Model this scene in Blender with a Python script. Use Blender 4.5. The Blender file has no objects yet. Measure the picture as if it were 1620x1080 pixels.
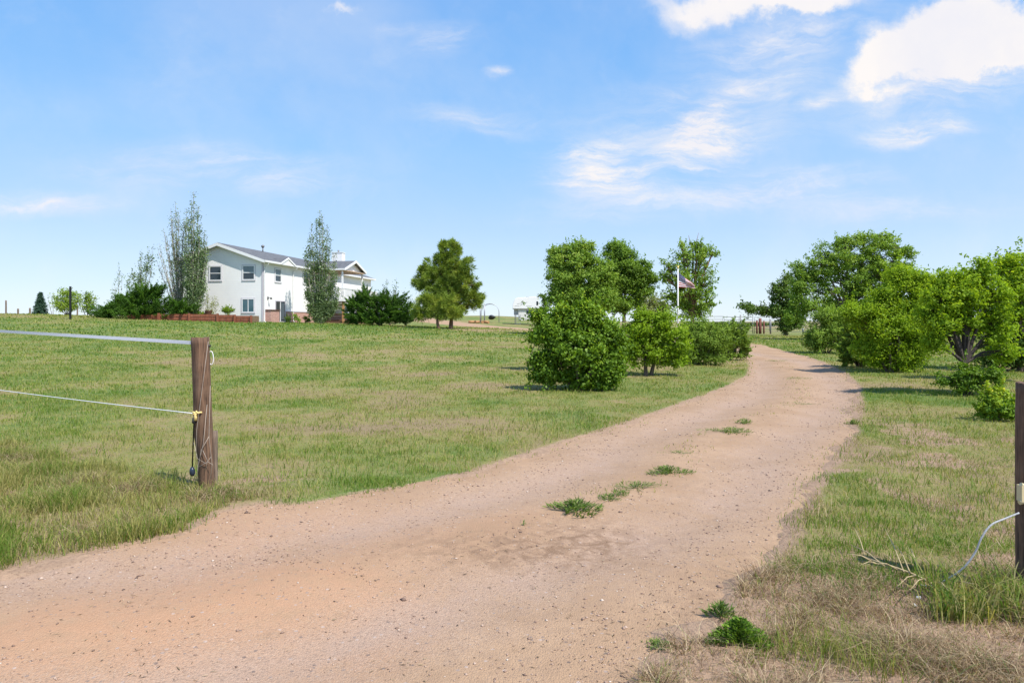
import bpy, bmesh, math, random
import numpy as np
from mathutils import Vector, Matrix

R = math.radians
sc = bpy.context.scene
# ------------------------------------------------------------------ camera
EYE, FPX, HX, HY = 1.6, 1080.0, 810.0, 508.0
cam_d = bpy.data.cameras.new("camera")
cam = bpy.data.objects.new("camera", cam_d)
sc.collection.objects.link(cam)
cam.location = (0, 0, EYE)
cam.rotation_euler = (R(90), 0, 0)
cam_d.sensor_width = 36
cam_d.lens = 24
cam_d.shift_y = -(540 - HY) / 1620
cam_d.clip_start = 0.05
cam_d.clip_end = 20000
sc.camera = cam
# ------------------------------------------------------------------ light
SUN_EL, SUN_AZ = R(55), math.atan2(0.75, -0.66)       # azimuth from +Y towards +X
sun_dir = Vector((math.sin(SUN_AZ) * math.cos(SUN_EL), math.cos(SUN_AZ) * math.cos(SUN_EL), math.sin(SUN_EL)))
sl = bpy.data.lights.new("sun", 'SUN')
sl.energy = 4.0
sl.angle = R(0.6)
sl.color = (1.0, 0.945, 0.86)
so = bpy.data.objects.new("sun", sl)
so.rotation_euler = sun_dir.to_track_quat('Z', 'Y').to_euler()
so.location = (0, 0, 50)
sc.collection.objects.link(so)
sc.view_settings.view_transform = 'Standard'
sc.view_settings.look = 'None'
sc.view_settings.gamma = 1
sc.view_settings.exposure = 0.66
sc.cycles.max_bounces = 6
sc.cycles.diffuse_bounces = 3
sc.cycles.transparent_max_bounces = 8
sc.cycles.use_denoising = True
sc.cycles.denoiser = 'OPENIMAGEDENOISE'
sc.cycles.denoising_input_passes = 'RGB_ALBEDO_NORMAL'
sc.cycles.denoising_prefilter = 'ACCURATE'
try:
    sc.cycles.use_adaptive_sampling = False
except Exception:
    pass

# ------------------------------------------------------------------ node helper
class NT:
    def __init__(s, tree):
        s.t = tree
    def n(s, typ, **kw):
        nd = s.t.nodes.new(typ)
        for k, v in kw.items():
            if k.startswith('i_'):
                key = k[2:]
                key = int(key) if key.isdigit() else key
                nd.inputs[key].default_value = v
            else:
                setattr(nd, k, v)
        return nd
    def l(s, a, b):
        s.t.links.new(a, b)
    def m(s, op, a, b=None, c=None, clamp=False):
        nd = s.t.nodes.new('ShaderNodeMath')
        nd.operation = op
        nd.use_clamp = clamp
        for i, v in enumerate((a, b, c)):
            if v is None:
                continue
            if hasattr(v, 'default_value') or hasattr(v, 'is_output'):
                s.t.links.new(v, nd.inputs[i])
            else:
                nd.inputs[i].default_value = v
        return nd.outputs[0]
    def mix(s, f, a, b):
        nd = s.t.nodes.new('ShaderNodeMix')
        nd.data_type = 'RGBA'
        for sock, v in ((nd.inputs[0], f), (nd.inputs[6], a), (nd.inputs[7], b)):
            if hasattr(v, 'is_output'):
                s.t.links.new(v, sock)
            elif isinstance(v, (tuple, list)):
                sock.default_value = tuple(v) + (1,) if len(v) == 3 else v
            else:
                sock.default_value = v
        return nd.outputs[2]
    def ss(s, v, lo, hi):
        nd = s.t.nodes.new('ShaderNodeMapRange')
        nd.interpolation_type = 'SMOOTHSTEP'
        s.t.links.new(v, nd.inputs[0])
        nd.inputs[1].default_value = lo
        nd.inputs[2].default_value = hi
        return nd.outputs[0]
    def noise(s, vec, scale, detail=4, rough=0.55, dist=0.0):
        nd = s.t.nodes.new('ShaderNodeTexNoise')
        if vec is not None:
            s.t.links.new(vec, nd.inputs['Vector'])
        nd.inputs['Scale'].default_value = scale
        nd.inputs['Detail'].default_value = detail
        nd.inputs['Roughness'].default_value = rough
        nd.inputs['Distortion'].default_value = dist
        return nd.outputs[0]

# ------------------------------------------------------------------ world: sky and clouds
w = bpy.data.worlds.new("World")
sc.world = w
w.use_nodes = True
w.node_tree.nodes.clear()
N = NT(w.node_tree)
out = N.n('ShaderNodeOutputWorld')
bg = N.n('ShaderNodeBackground')
bg.inputs[1].default_value = 0.14
N.l(bg.outputs[0], out.inputs[0])
sky = N.n('ShaderNodeTexSky')
sky.sky_type = 'NISHITA'
sky.sun_disc = False
sky.sun_elevation = SUN_EL
sky.sun_rotation = SUN_AZ
sky.altitude = 1800
sky.air_density = 1.0
sky.dust_density = 1.6
sky.ozone_density = 1.6
tc = N.n('ShaderNodeTexCoord')
sep = N.n('ShaderNodeSeparateXYZ')
N.l(tc.outputs['Generated'], sep.inputs[0])
yy = N.m('MAXIMUM', sep.outputs[1], 0.05)
U = N.m('DIVIDE', sep.outputs[0], yy)
V = N.m('DIVIDE', sep.outputs[2], yy)
cmb = N.n('ShaderNodeCombineXYZ')
N.l(U, cmb.inputs[0]); N.l(V, cmb.inputs[1])
front = N.ss(sep.outputs[1], 0.05, 0.2)
# warp
wn = N.n('ShaderNodeTexNoise'); wn.inputs['Scale'].default_value = 5.5; wn.inputs['Detail'].default_value = 7; wn.inputs['Roughness'].default_value = 0.62
N.l(cmb.outputs[0], wn.inputs['Vector'])
vm = N.n('ShaderNodeVectorMath', operation='SUBTRACT'); vm.inputs[1].default_value = (0.5, 0.5, 0.5)
N.l(wn.outputs['Color'], vm.inputs[0])
vs = N.n('ShaderNodeVectorMath', operation='SCALE'); vs.inputs['Scale'].default_value = 0.17
N.l(vm.outputs[0], vs.inputs[0])
va = N.n('ShaderNodeVectorMath', operation='ADD')
N.l(cmb.outputs[0], va.inputs[0]); N.l(vs.outputs[0], va.inputs[1])
sw = N.n('ShaderNodeSeparateXYZ'); N.l(va.outputs[0], sw.inputs[0])
vs2 = N.n('ShaderNodeVectorMath', operation='SCALE'); vs2.inputs['Scale'].default_value = 0.06
N.l(vm.outputs[0], vs2.inputs[0])
va2 = N.n('ShaderNodeVectorMath', operation='ADD')
N.l(cmb.outputs[0], va2.inputs[0]); N.l(vs2.outputs[0], va2.inputs[1])
sw2 = N.n('ShaderNodeSeparateXYZ'); N.l(va2.outputs[0], sw2.inputs[0])
def ell(px, py, rx, ry, ang, amp, soft=0.15, sw=sw):
    cu, cv = (px - HX) / FPX, (HY - py) / FPX
    ru, rv = rx / FPX, ry / FPX
    du = N.m('SUBTRACT', sw.outputs[0], cu); dv = N.m('SUBTRACT', sw.outputs[1], cv)
    c, s_ = math.cos(R(ang)), math.sin(R(ang))
    a = N.m('ADD', N.m('MULTIPLY', du, c / ru), N.m('MULTIPLY', dv, s_ / ru))
    b = N.m('ADD', N.m('MULTIPLY', du, -s_ / rv), N.m('MULTIPLY', dv, c / rv))
    d = N.m('SQRT', N.m('ADD', N.m('MULTIPLY', a, a), N.m('MULTIPLY', b, b)))
    inv = N.n('ShaderNodeMapRange'); inv.interpolation_type = 'SMOOTHSTEP'
    N.l(d, inv.inputs[0]); inv.inputs[1].default_value = 1.35; inv.inputs[2].default_value = soft
    inv.inputs[3].default_value = 0; inv.inputs[4].default_value = amp
    return inv.outputs[0]
thick = [(1500, 75, 165, 58, 20, 1.15, 0.45), (1560, 50, 110, 60, 10, 1.1, 0.45), (1385, 118, 75, 30, 25, 0.8, 0.3), (1640, 60, 90, 60, 0, 1.0, 0.4),
         (1290, 8, 75, 24, 0, 1.0, 0.3), (1090, 12, 60, 36, -18, 0.75, 0.2), (1180, 0, 90, 30, 0, 0.8, 0.2), (555, 8, 34, 10, 5, 0.6, 0.2), (1245, -10, 220, 26, 0, 0.7, 0.2)]
thin = [(1455, 210, 105, 26, 8, 0.5, 0.1), (1110, 190, 75, 32, 5, 0.48, 0.1), (1110, 245, 95, 40, 12, 0.55, 0.1), (930, 238, 60, 22, 0, 0.42, 0.1), (960, 290, 110, 35, -5, 0.35, 0.1),
        (1270, 290, 150, 30, 0, 0.33, 0.1), (705, 68, 55, 26, 10, 0.42, 0.1), (787, 118, 24, 12, 10, 0.5, 0.1), (1290, 165, 34, 14, 15, 0.4, 0.1), (1200, 130, 160, 60, 10, 0.22, 0.0),
        (760, 190, 120, 26, -8, 0.22, 0.0), (330, 270, 260, 40, -3, 0.28, 0.0), (60, 320, 130, 22, 0, 0.42, 0.1), (640, 45, 60, 12, 0, 0.15, 0.0), (1500, 130, 190, 60, 15, 0.4, 0.0), (1250, 60, 190, 40, 10, 0.3, 0.0), (1400, 330, 260, 26, 0, 0.22, 0.0), (1000, 330, 200, 30, 5, 0.22, 0), (1180, 300, 120, 30, 5, 0.3, 0), (1080, 210, 240, 85, 8, 0.22, 0.0), (1150, 150, 60, 20, 25, .3, 0), (1020, 260, 160, 40, 10, .3, 0)]
def total(lst, sw=sw):
    acc = None
    for e in lst:
        o = ell(*e, sw=sw)
        acc = o if acc is None else N.m('ADD', acc, o)
    return acc
# streaky detail
mp = N.n('ShaderNodeMapping'); mp.inputs['Scale'].default_value = (3.0, 12, 1); mp.inputs['Rotation'].default_value = (0, 0, R(-14))
N.l(va2.outputs[0], mp.inputs[0])
st = N.noise(mp.outputs[0], 1.6, 8, 0.62, 0.4)
mp2 = N.n('ShaderNodeMapping'); mp2.inputs['Scale'].default_value = (7, 30, 1); mp2.inputs['Rotation'].default_value = (0, 0, R(-16))
N.l(va2.outputs[0], mp2.inputs[0])
st2 = N.noise(mp2.outputs[0], 1.0, 8, 0.7, 0.9)
puff = N.noise(va.outputs[0], 9, 8, 0.6, 0.1)
tk = N.m('MULTIPLY', N.ss(N.m('ADD', total(thick), N.m('MULTIPLY', N.m('SUBTRACT', puff, 0.5), 1.1)), -0.05, 1.45), 0.97)
tn = N.m('MULTIPLY', total(thin, sw2), N.m('MULTIPLY', N.ss(st, 0.25, 0.68), N.m('ADD', .25, N.ss(st2, .3, .7))))
tn = N.m('MULTIPLY', tn, 2.0)
# general thin veil everywhere (directions outside the frame too)
gv = N.noise(tc.outputs['Generated'], 2.2, 6, 0.6, 0.3)
veil = N.m('MULTIPLY', N.ss(gv, 0.38, 0.75), 0.26)
dens = N.m('ADD', N.m('MULTIPLY', N.m('ADD', tk, tn), front), veil, clamp=True)
# sky colour by elevation, laid over the Nishita sky
gr = N.n('ShaderNodeValToRGB'); ge = gr.color_ramp.elements
GK = 0.62
stops_ = [(0.0, (3.6, 4.1, 4.55)), (0.05, (2.95, 3.75, 4.6)), (0.13, (2.2, 3.2, 4.65)), (0.24, (1.45, 2.78, 4.6)), (0.36, (1.0, 2.35, 4.5)), (0.5, (.75, 1.98, 4.25)), (1.0, (.4, 1.3, 3.4))]
ge[0].position = 0; ge[0].color = tuple(c / 6 for c in stops_[0][1]) + (1,)
ge[1].position = 1; ge[1].color = tuple(c / 6 for c in stops_[-1][1]) + (1,)
for p_, c in stops_[1:-1]:
    e = ge.new(p_); e.color = tuple(q / 6 for q in c) + (1,)
N.l(N.m('ABSOLUTE', sep.outputs[2]), gr.inputs[0])
gs = N.n('ShaderNodeVectorMath', operation='SCALE'); gs.inputs['Scale'].default_value = 6
N.l(gr.outputs[0], gs.inputs[0])
base = N.mix(0.86, sky.outputs[0], gs.outputs[0])
shade = N.mix(N.ss(N.noise(va.outputs[0], 4.5, 5, .55), .3, .7), (3.95, 3.95, 4.25), (4.55, 4.35, 4.25))
cloud = N.mix(dens, base, shade)
N.l(cloud, bg.inputs[0])

# ------------------------------------------------------------------ object helpers
def link(o):
    sc.collection.objects.link(o)
    return o
def tag(o, label=None, cat=None, group=None, kind=None):
    if label: o['label'] = label
    if cat: o['category'] = cat
    if group: o['group'] = group
    if kind: o['kind'] = kind
    return o
def thing(name, label, cat, loc=(0, 0, 0), rz=0, group=None):
    o = bpy.data.objects.new(name, None)
    o.location = loc
    o.rotation_euler = (0, 0, rz)
    o.empty_display_size = 0.2
    link(o)
    return tag(o, label, cat, group)
def mesh_np(name, verts, faces, mat=None, parent=None, attrs=None, smooth=False, matidx=None, mats=None):
    """faces: (n,k) int array"""
    me = bpy.data.meshes.new(name)
    verts = np.asarray(verts, dtype=np.float32)
    faces = np.asarray(faces, dtype=np.int32)
    k = faces.shape[1]
    me.vertices.add(len(verts)); me.vertices.foreach_set('co', verts.ravel())
    me.loops.add(faces.size); me.loops.foreach_set('vertex_index', faces.ravel())
    me.polygons.add(len(faces))
    me.polygons.foreach_set('loop_start', np.arange(0, faces.size, k, dtype=np.int32))
    if smooth:
        me.polygons.foreach_set('use_smooth', np.ones(len(faces), dtype=bool))
    for m_ in (mats or ([mat] if mat else [])):
        me.materials.append(m_)
    if matidx is not None:
        me.polygons.foreach_set('material_index', np.asarray(matidx, dtype=np.int32))
    me.update(calc_edges=True)
    for a, v in (attrs or {}).items():
        at = me.attributes.new(a, 'FLOAT', 'POINT')
        at.data.foreach_set('value', np.asarray(v, dtype=np.float32))
    o = link(bpy.data.objects.new(name, me))
    if parent: o.parent = parent
    return o
class MB:
    """collects simple shapes into one mesh"""
    def __init__(s):
        s.v = []; s.f = []; s.s = []
    def add(s, vs, fs, smooth=False):
        b = len(s.v)
        s.v += [tuple(v) for v in vs]
        s.f += [tuple(i + b for i in f) for f in fs]
        s.s += [smooth] * len(fs)
        return s
    def box(s, x0, x1, y0, y1, z0, z1, M=None):
        vs = [Vector((x, y, z)) for z in (z0, z1) for y in (y0, y1) for x in (x0, x1)]
        if M is not None: vs = [M @ v for v in vs]
        return s.add(vs, [(0, 2, 3, 1), (4, 5, 7, 6), (0, 1, 5, 4), (2, 6, 7, 3), (0, 4, 6, 2), (1, 3, 7, 5)])
    def prism(s, pts, y0, y1):
        """pts: (x,z) outline extruded along y"""
        n = len(pts)
        vs = [Vector((p[0], y0, p[1])) for p in pts] + [Vector((p[0], y1, p[1])) for p in pts]
        fs = [tuple(range(n)), tuple(range(2 * n - 1, n - 1, -1))] + [(i, i + n, (i + 1) % n + n, (i + 1) % n) for i in range(n)]
        return s.add(vs, fs)
    def quad(s, a, b, c, d):
        return s.add([a, b, c, d], [(0, 1, 2, 3)])
    def tube(s, pts, rad, sides=6, caps=True):
        pts = [Vector(p) for p in pts]
        n = len(pts)
        if not hasattr(rad, '__len__'): rad = [rad] * n
        vs = []
        up = None
        for i, p in enumerate(pts):
            d = (pts[min(i + 1, n - 1)] - pts[max(i - 1, 0)])
            d = d.normalized() if d.length > 1e-9 else Vector((0, 0, 1))
            if up is None:
                up = d.cross(Vector((0.31, 0.95, 0.02)))
                if up.length < 0.1: up = d.cross(Vector((1, 0, 0)))
            up = (up - d * up.dot(d)).normalized()
            q = d.cross(up)
            for k in range(sides):
                a = 2 * math.pi * k / sides
                vs.append(p + (up * math.cos(a) + q * math.sin(a)) * rad[i])
        fs = []
        for i in range(n - 1):
            for k in range(sides):
                a = i * sides + k; b = i * sides + (k + 1) % sides
                fs.append((a, b, b + sides, a + sides))
        s.add(vs, fs, True)
        if caps:
            b0 = len(s.v) - len(vs)
            s.f.append(tuple(b0 + k for k in range(sides - 1, -1, -1))); s.s.append(False)
            s.f.append(tuple(b0 + (n - 1) * sides + k for k in range(sides))); s.s.append(False)
        return s
    def build(s, name, mat, parent=None, attrs=None, mats=None, matidx=None):
        me = bpy.data.meshes.new(name)
        me.from_pydata(s.v, [], s.f)
        for m_ in (mats or [mat]): me.materials.append(m_)
        me.polygons.foreach_set('use_smooth', s.s)
        if matidx is not None: me.polygons.foreach_set('material_index', matidx)
        me.update()
        o = link(bpy.data.objects.new(name, me))
        if parent: o.parent = parent
        return o

# ------------------------------------------------------------------ materials
def mat(name):
    m = bpy.data.materials.new(name)
    m.use_nodes = True
    n = NT(m.node_tree)
    p = m.node_tree.nodes['Principled BSDF']
    return m, n, p
def simple(name, col, rough=0.6, metal=0.0, var=0.12, scale=8, bump=0.0, bscale=40, stretch=None):
    m, n, p = mat(name)
    t = n.n('ShaderNodeTexCoord')
    vec = t.outputs['Object']
    if stretch:
        mpn = n.n('ShaderNodeMapping'); mpn.inputs['Scale'].default_value = stretch
        n.l(vec, mpn.inputs[0]); vec = mpn.outputs[0]
    f = n.noise(vec, scale, 5, 0.6)
    c1 = tuple(max(0, c * (1 - var)) for c in col); c2 = tuple(min(1, c * (1 + var)) for c in col)
    n.l(n.mix(n.ss(f, 0.3, 0.7), c1, c2), p.inputs['Base Color'])
    p.inputs['Roughness'].default_value = rough
    p.inputs['Metallic'].default_value = metal
    if bump:
        b = n.n('ShaderNodeBump'); b.inputs['Strength'].default_value = bump; b.inputs['Distance'].default_value = 0.01
        n.l(n.noise(vec, bscale, 4, 0.6), b.inputs['Height']); n.l(b.outputs[0], p.inputs['Normal'])
    return m
def leaf_mat(name, stops, trans=0.45, gloss=0.05):
    """stops: [(pos,(r,g,b))] indexed by the per-leaf attribute 'tint'"""
    m = bpy.data.materials.new(name); m.use_nodes = True
    m.node_tree.nodes.clear()
    n = NT(m.node_tree)
    o = n.n('ShaderNodeOutputMaterial')
    at = n.n('ShaderNodeAttribute'); at.attribute_name = 'tint'
    cr = n.n('ShaderNodeValToRGB')
    el = cr.color_ramp.elements
    while len(el) > 1: el.remove(el[-1])
    el[0].position = stops[0][0]; el[0].color = stops[0][1] + (1,)
    for p_, c in stops[1:]:
        e = el.new(p_); e.color = c + (1,)
    n.l(at.outputs['Fac'], cr.inputs[0])
    d = n.n('ShaderNodeBsdfDiffuse'); t = n.n('ShaderNodeBsdfTranslucent'); mx = n.n('ShaderNodeMixShader')
    n.l(cr.outputs[0], d.inputs[0])
    tcg = n.n('ShaderNodeMix'); tcg.data_type = 'RGBA'; tcg.blend_type = 'MULTIPLY'; tcg.inputs[0].default_value = 1
    n.l(cr.outputs[0], tcg.inputs[6]); tcg.inputs[7].default_value = (1.25, 1.2, 0.55, 1)
    n.l(tcg.outputs[2], t.inputs[0])
    mx.inputs[0].default_value = trans
    n.l(d.outputs[0], mx.inputs[1]); n.l(t.outputs[0], mx.inputs[2])
    g = n.n('ShaderNodeBsdfGlossy'); g.inputs['Roughness'].default_value = 0.55; g.inputs[0].default_value = (.35, .4, .3, 1)
    m2 = n.n('ShaderNodeMixShader'); m2.inputs[0].default_value = gloss
    n.l(mx.outputs[0], m2.inputs[1]); n.l(g.outputs[0], m2.inputs[2])
    n.l(m2.outputs[0], o.inputs[0])
    return m

M = {}
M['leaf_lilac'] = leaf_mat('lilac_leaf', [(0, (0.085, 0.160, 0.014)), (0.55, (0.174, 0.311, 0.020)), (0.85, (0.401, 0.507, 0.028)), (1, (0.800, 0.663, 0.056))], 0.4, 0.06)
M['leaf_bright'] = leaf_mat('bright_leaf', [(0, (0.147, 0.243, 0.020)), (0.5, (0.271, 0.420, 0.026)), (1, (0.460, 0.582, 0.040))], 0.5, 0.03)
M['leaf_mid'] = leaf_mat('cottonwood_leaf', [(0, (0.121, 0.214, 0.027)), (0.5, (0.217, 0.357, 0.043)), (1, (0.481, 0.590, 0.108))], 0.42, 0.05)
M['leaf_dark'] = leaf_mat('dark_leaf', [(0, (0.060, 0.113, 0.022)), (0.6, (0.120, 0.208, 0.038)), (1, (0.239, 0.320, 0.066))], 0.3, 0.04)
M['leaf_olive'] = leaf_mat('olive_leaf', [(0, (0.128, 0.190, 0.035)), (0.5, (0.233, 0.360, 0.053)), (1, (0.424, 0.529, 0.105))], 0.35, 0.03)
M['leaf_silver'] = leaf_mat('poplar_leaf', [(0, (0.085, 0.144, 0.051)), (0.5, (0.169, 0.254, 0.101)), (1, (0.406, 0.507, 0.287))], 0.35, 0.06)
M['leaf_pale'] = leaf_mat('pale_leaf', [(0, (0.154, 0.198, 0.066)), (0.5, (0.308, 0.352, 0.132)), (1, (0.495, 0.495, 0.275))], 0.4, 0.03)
M['needle_juniper'] = leaf_mat('juniper_needle', [(0, (0.036, 0.083, 0.017)), (0.6, (0.074, 0.166, 0.021)), (1, (0.165, 0.302, 0.029))], 0.25, 0.03)
M['needle_pine'] = leaf_mat('pine_needle', [(0, (0.091, 0.151, 0.030)), (0.55, (0.227, 0.324, 0.051)), (1, (0.452, 0.509, 0.086))], 0.25, 0.04)
M['needle_spruce'] = leaf_mat('spruce_needle', [(0, (0.030, 0.075, 0.053)), (0.6, (0.068, 0.135, 0.090)), (1, (0.120, 0.210, 0.135))], 0.2, 0.03)
M['grass'] = leaf_mat('grass_blade', [(0, (0.293, 0.269, 0.127)), (0.26, (0.403, 0.372, 0.127)), (0.48, (0.312, 0.345, 0.081)), (0.72, (0.192, 0.262, 0.048)), (1, (0.111, 0.219, 0.033))], 0.4, 0.02)
M['bark'] = simple('grey_brown_bark', (0.13, 0.10, 0.075), 0.9, var=0.35, scale=12, bump=0.5, stretch=(3, 3, 0.6))
M['bark_red'] = simple('red_brown_bark', (0.19, 0.11, 0.075), 0.9, var=0.35, scale=12, bump=0.5, stretch=(3, 3, 0.6))
M['bark_dark'] = simple('dark_bark', (0.055, 0.042, 0.036), 0.9, var=0.35, scale=12, bump=0.5, stretch=(3, 3, 0.6))
M['bark_pale'] = simple('pale_grey_bark', (0.33, 0.30, 0.26), 0.85, var=0.3, scale=10, bump=0.3, stretch=(3, 3, 0.8))
M['white'] = simple('white_paint', (0.80, 0.80, 0.80), 0.45, var=0.02)
M['trim_mauve'] = simple('mauve_grey_trim', (0.52, 0.49, 0.53), 0.6, var=0.04)
M['black'] = simple('black_metal', (0.015, 0.015, 0.017), 0.5, var=0.2)
M['grey_metal'] = simple('grey_metal', (0.32, 0.33, 0.35), 0.45, 0.5, var=0.12)
M['galv'] = simple('galvanised_pipe', (0.42, 0.43, 0.45), 0.45, 0.5, var=0.12)
M['rust'] = simple('rusty_red_steel', (0.17, 0.055, 0.04), 0.8, var=0.35, scale=14)
M['plastic_yellow'] = simple('yellow_plastic', (0.72, 0.56, 0.22), 0.5, var=0.1)
M['plastic_beige'] = simple('beige_plastic', (0.62, 0.52, 0.3), 0.5, var=0.08)
M['tape'] = simple('white_woven_tape', (0.78, 0.79, 0.82), 0.6, var=0.05, scale=60)
M['rope'] = simple('white_rope', (0.42, 0.43, 0.44), 0.7, var=0.15, scale=90, bump=0.6, bscale=160)
M['straw'] = simple('dry_straw', (0.42, 0.33, 0.18), 0.8, var=0.2, scale=20)
M['wire'] = simple('dull_wire', (0.42, 0.36, 0.3), 0.6, 0.3, var=0.2)
M['vent'] = simple('dark_vent_metal', (0.2, 0.2, 0.2), 0.5, 0.4)
M['deck_brown'] = simple('brown_deck_timber', (0.12, 0.06, 0.035), 0.75, var=0.25, stretch=(1, 1, 6))
M['post_cedar'] = simple('orange_cedar', (0.42, 0.22, 0.095), 0.7, var=0.15, scale=6, stretch=(6, 6, 0.7))
M['soffit'] = simple('tan_soffit', (0.5, 0.36, 0.25), 0.7, var=0.05)
M['flag_red'] = simple('flag_red', (0.3, 0.004, 0.012), 0.8, var=0.05)
M['flag_white'] = simple('flag_white', (0.7, 0.69, 0.7), 0.8, var=0.03)
M['flag_blue'] = simple('flag_blue', (0.008, 0.016, 0.09), 0.8, var=0.05)
M['gold'] = simple('gold_finial', (0.7, 0.55, 0.2), 0.4, 0.6)

def glass(name, col=(0.02, 0.035, 0.045), rough=0.06):
    m, n, p = mat(name)
    p.inputs['Base Color'].default_value = col + (1,)
    p.inputs['Roughness'].default_value = rough
    p.inputs['Specular IOR Level'].default_value = 0.7
    return m
M['glass'] = glass('dark_window_glass')
M['glass_teal'] = glass('teal_blind_glass', (0.06, 0.13, 0.16), 0.15)
M['glass_grey'] = glass('grey_blind_glass', (0.13, 0.19, 0.21), 0.2)
M['interior'] = glass('dark_opening', (0.008, 0.008, 0.01), 0.3)

def m_siding():
    m, n, p = mat('white_lap_siding')
    g = n.n('ShaderNodeNewGeometry')
    s_ = n.n('ShaderNodeSeparateXYZ'); n.l(g.outputs['Position'], s_.inputs[0])
    fr = n.m('FRACT', n.m('MULTIPLY', s_.outputs[2], 1 / 0.2))
    lip = n.ss(fr, 0.0, 0.09)
    nz = n.noise(g.outputs['Position'], 1.3, 5, 0.6)
    c = n.mix(n.ss(nz, 0.3, 0.75), (0.88, 0.865, 0.845), (0.83, 0.82, 0.81))
    c = n.mix(n.m('ADD', .55, n.m('MULTIPLY', lip, .45)), (0.66, 0.66, 0.68), c)
    n.l(c, p.inputs['Base Color'])
    p.inputs['Roughness'].default_value = 0.55
    return m
M['siding'] = m_siding()
def m_shingle():
    m, n, p = mat('grey_shingles')
    t = n.n('ShaderNodeTexCoord')
    br = n.n('ShaderNodeTexBrick'); br.inputs['Scale'].default_value = 1
    br.inputs['Brick Width'].default_value = 0.33; br.inputs['Row Height'].default_value = 0.16; br.inputs['Mortar Size'].default_value = 0.008
    br.inputs['Color1'].default_value = (0.095, 0.1, 0.11, 1); br.inputs['Color2'].default_value = (0.14, 0.145, 0.155, 1); br.inputs['Mortar'].default_value = (0.06, 0.065, 0.075, 1)
    mp_ = n.n('ShaderNodeMapping'); mp_.inputs['Rotation'].default_value = (0, 0, R(90))
    n.l(t.outputs['Object'], mp_.inputs[0]); n.l(mp_.outputs[0], br.inputs['Vector'])
    c = n.mix(n.m('MULTIPLY', n.ss(n.noise(t.outputs['Object'], 2.5, 5), 0.35, 0.7), 0.4), br.outputs[0], (0.165, 0.168, 0.175))
    n.l(c, p.inputs['Base Color']); p.inputs['Roughness'].default_value = 0.9
    return m
M['shingle'] = m_shingle()
def m_brick():
    m, n, p = mat('pink_red_brick')
    t = n.n('ShaderNodeTexCoord')
    sp = n.n('ShaderNodeSeparateXYZ'); n.l(t.outputs['Object'], sp.inputs[0])
    cb = n.n('ShaderNodeCombineXYZ'); n.l(n.m('ADD', sp.outputs[0], sp.outputs[1]), cb.inputs[0]); n.l(sp.outputs[2], cb.inputs[1])
    br = n.n('ShaderNodeTexBrick'); br.inputs['Scale'].default_value = 1
    br.inputs['Brick Width'].default_value = 0.21; br.inputs['Row Height'].default_value = 0.075; br.inputs['Mortar Size'].default_value = 0.009
    br.inputs['Color1'].default_value = (0.38, 0.16, 0.12, 1); br.inputs['Color2'].default_value = (0.52, 0.27, 0.21, 1); br.inputs['Mortar'].default_value = (0.5, 0.42, 0.38, 1)
    n.l(cb.outputs[0], br.inputs['Vector'])
    n.l(br.outputs[0], p.inputs['Base Color']); p.inputs['Roughness'].default_value = 0.9
    return m
M['brick'] = m_brick()
def m_wood(name, dark, light, scale=1.0, knots=0.0):
    m, n, p = mat(name)
    t = n.n('ShaderNodeTexCoord')
    mp_ = n.n('ShaderNodeMapping'); mp_.inputs['Scale'].default_value = (1, 1, 0.045)
    n.l(t.outputs['Object'], mp_.inputs[0])
    f = n.noise(mp_.outputs[0], 85 * scale, 6, 0.65, 0.6)
    f2 = n.noise(t.outputs['Object'], 5, 5, 0.6)
    c = n.mix(n.ss(f, 0.32, 0.68), dark, light)
    grey = tuple(0.5 * (a + b) for a, b in zip(light, (.27, .2, .15)))
    c = n.mix(n.m('MULTIPLY', n.ss(f2, 0.45, 0.75), 0.5), c, grey)
    n.l(c, p.inputs['Base Color']); p.inputs['Roughness'].default_value = 0.88
    b = n.n('ShaderNodeBump'); b.inputs['Strength'].default_value = 0.8; b.inputs['Distance'].default_value = 0.006
    n.l(f, b.inputs['Height']); n.l(b.outputs[0], p.inputs['Normal'])
    return m
M['post_wood'] = m_wood('weathered_post_wood', (0.05, 0.027, 0.016), (0.2, 0.115, 0.068))
M['post_wood_grey'] = m_wood('grey_post_wood', (0.09, 0.065, 0.05), (0.26, 0.19, 0.14))
M['tie_red'] = m_wood('rusty_red_timber', (0.15, 0.042, 0.022), (0.33, 0.11, 0.055), 0.3)

# ------------------------------------------------------------------ terrain
rs = np.random.RandomState(7)
LAT = [rs.rand(128, 128) for _ in range(8)]
def vnoise(x, y, scale, seed=0):
    g = LAT[seed % 8]
    x = np.asarray(x) / scale + 37.3 * seed; y = np.asarray(y) / scale + 11.7 * seed
    xi = np.floor(x).astype(int); yi = np.floor(y).astype(int)
    fx = x - xi; fy = y - yi
    fx = fx * fx * (3 - 2 * fx); fy = fy * fy * (3 - 2 * fy)
    a = g[xi % 128, yi % 128]; b = g[(xi + 1) % 128, yi % 128]; c = g[xi % 128, (yi + 1) % 128]; d = g[(xi + 1) % 128, (yi + 1) % 128]
    return (a * (1 - fx) + b * fx) * (1 - fy) + (c * (1 - fx) + d * fx) * fy
def fbm(x, y, scale, seed=0, octv=4, rough=0.5):
    s_ = 0; a = 1; t = 0
    for o in range(octv):
        s_ = s_ + a * vnoise(x, y, scale / 2 ** o, seed + o); t += a; a *= rough
    return s_ / t
def sst(v, lo, hi):
    t = np.clip((np.asarray(v, dtype=float) - lo) / (hi - lo), 0, 1)
    return t * t * (3 - 2 * t)
_px = np.linspace(-90, 90, 721)
_pz = np.interp(_px, [-90, -60, -42, -21, -5, 8, 20, 35, 90], [2.5, 2.4, 2.2, 1.49, 1.06, .72, .32, .2, .0])
_k = np.hanning(33); _k /= _k.sum()
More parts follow.
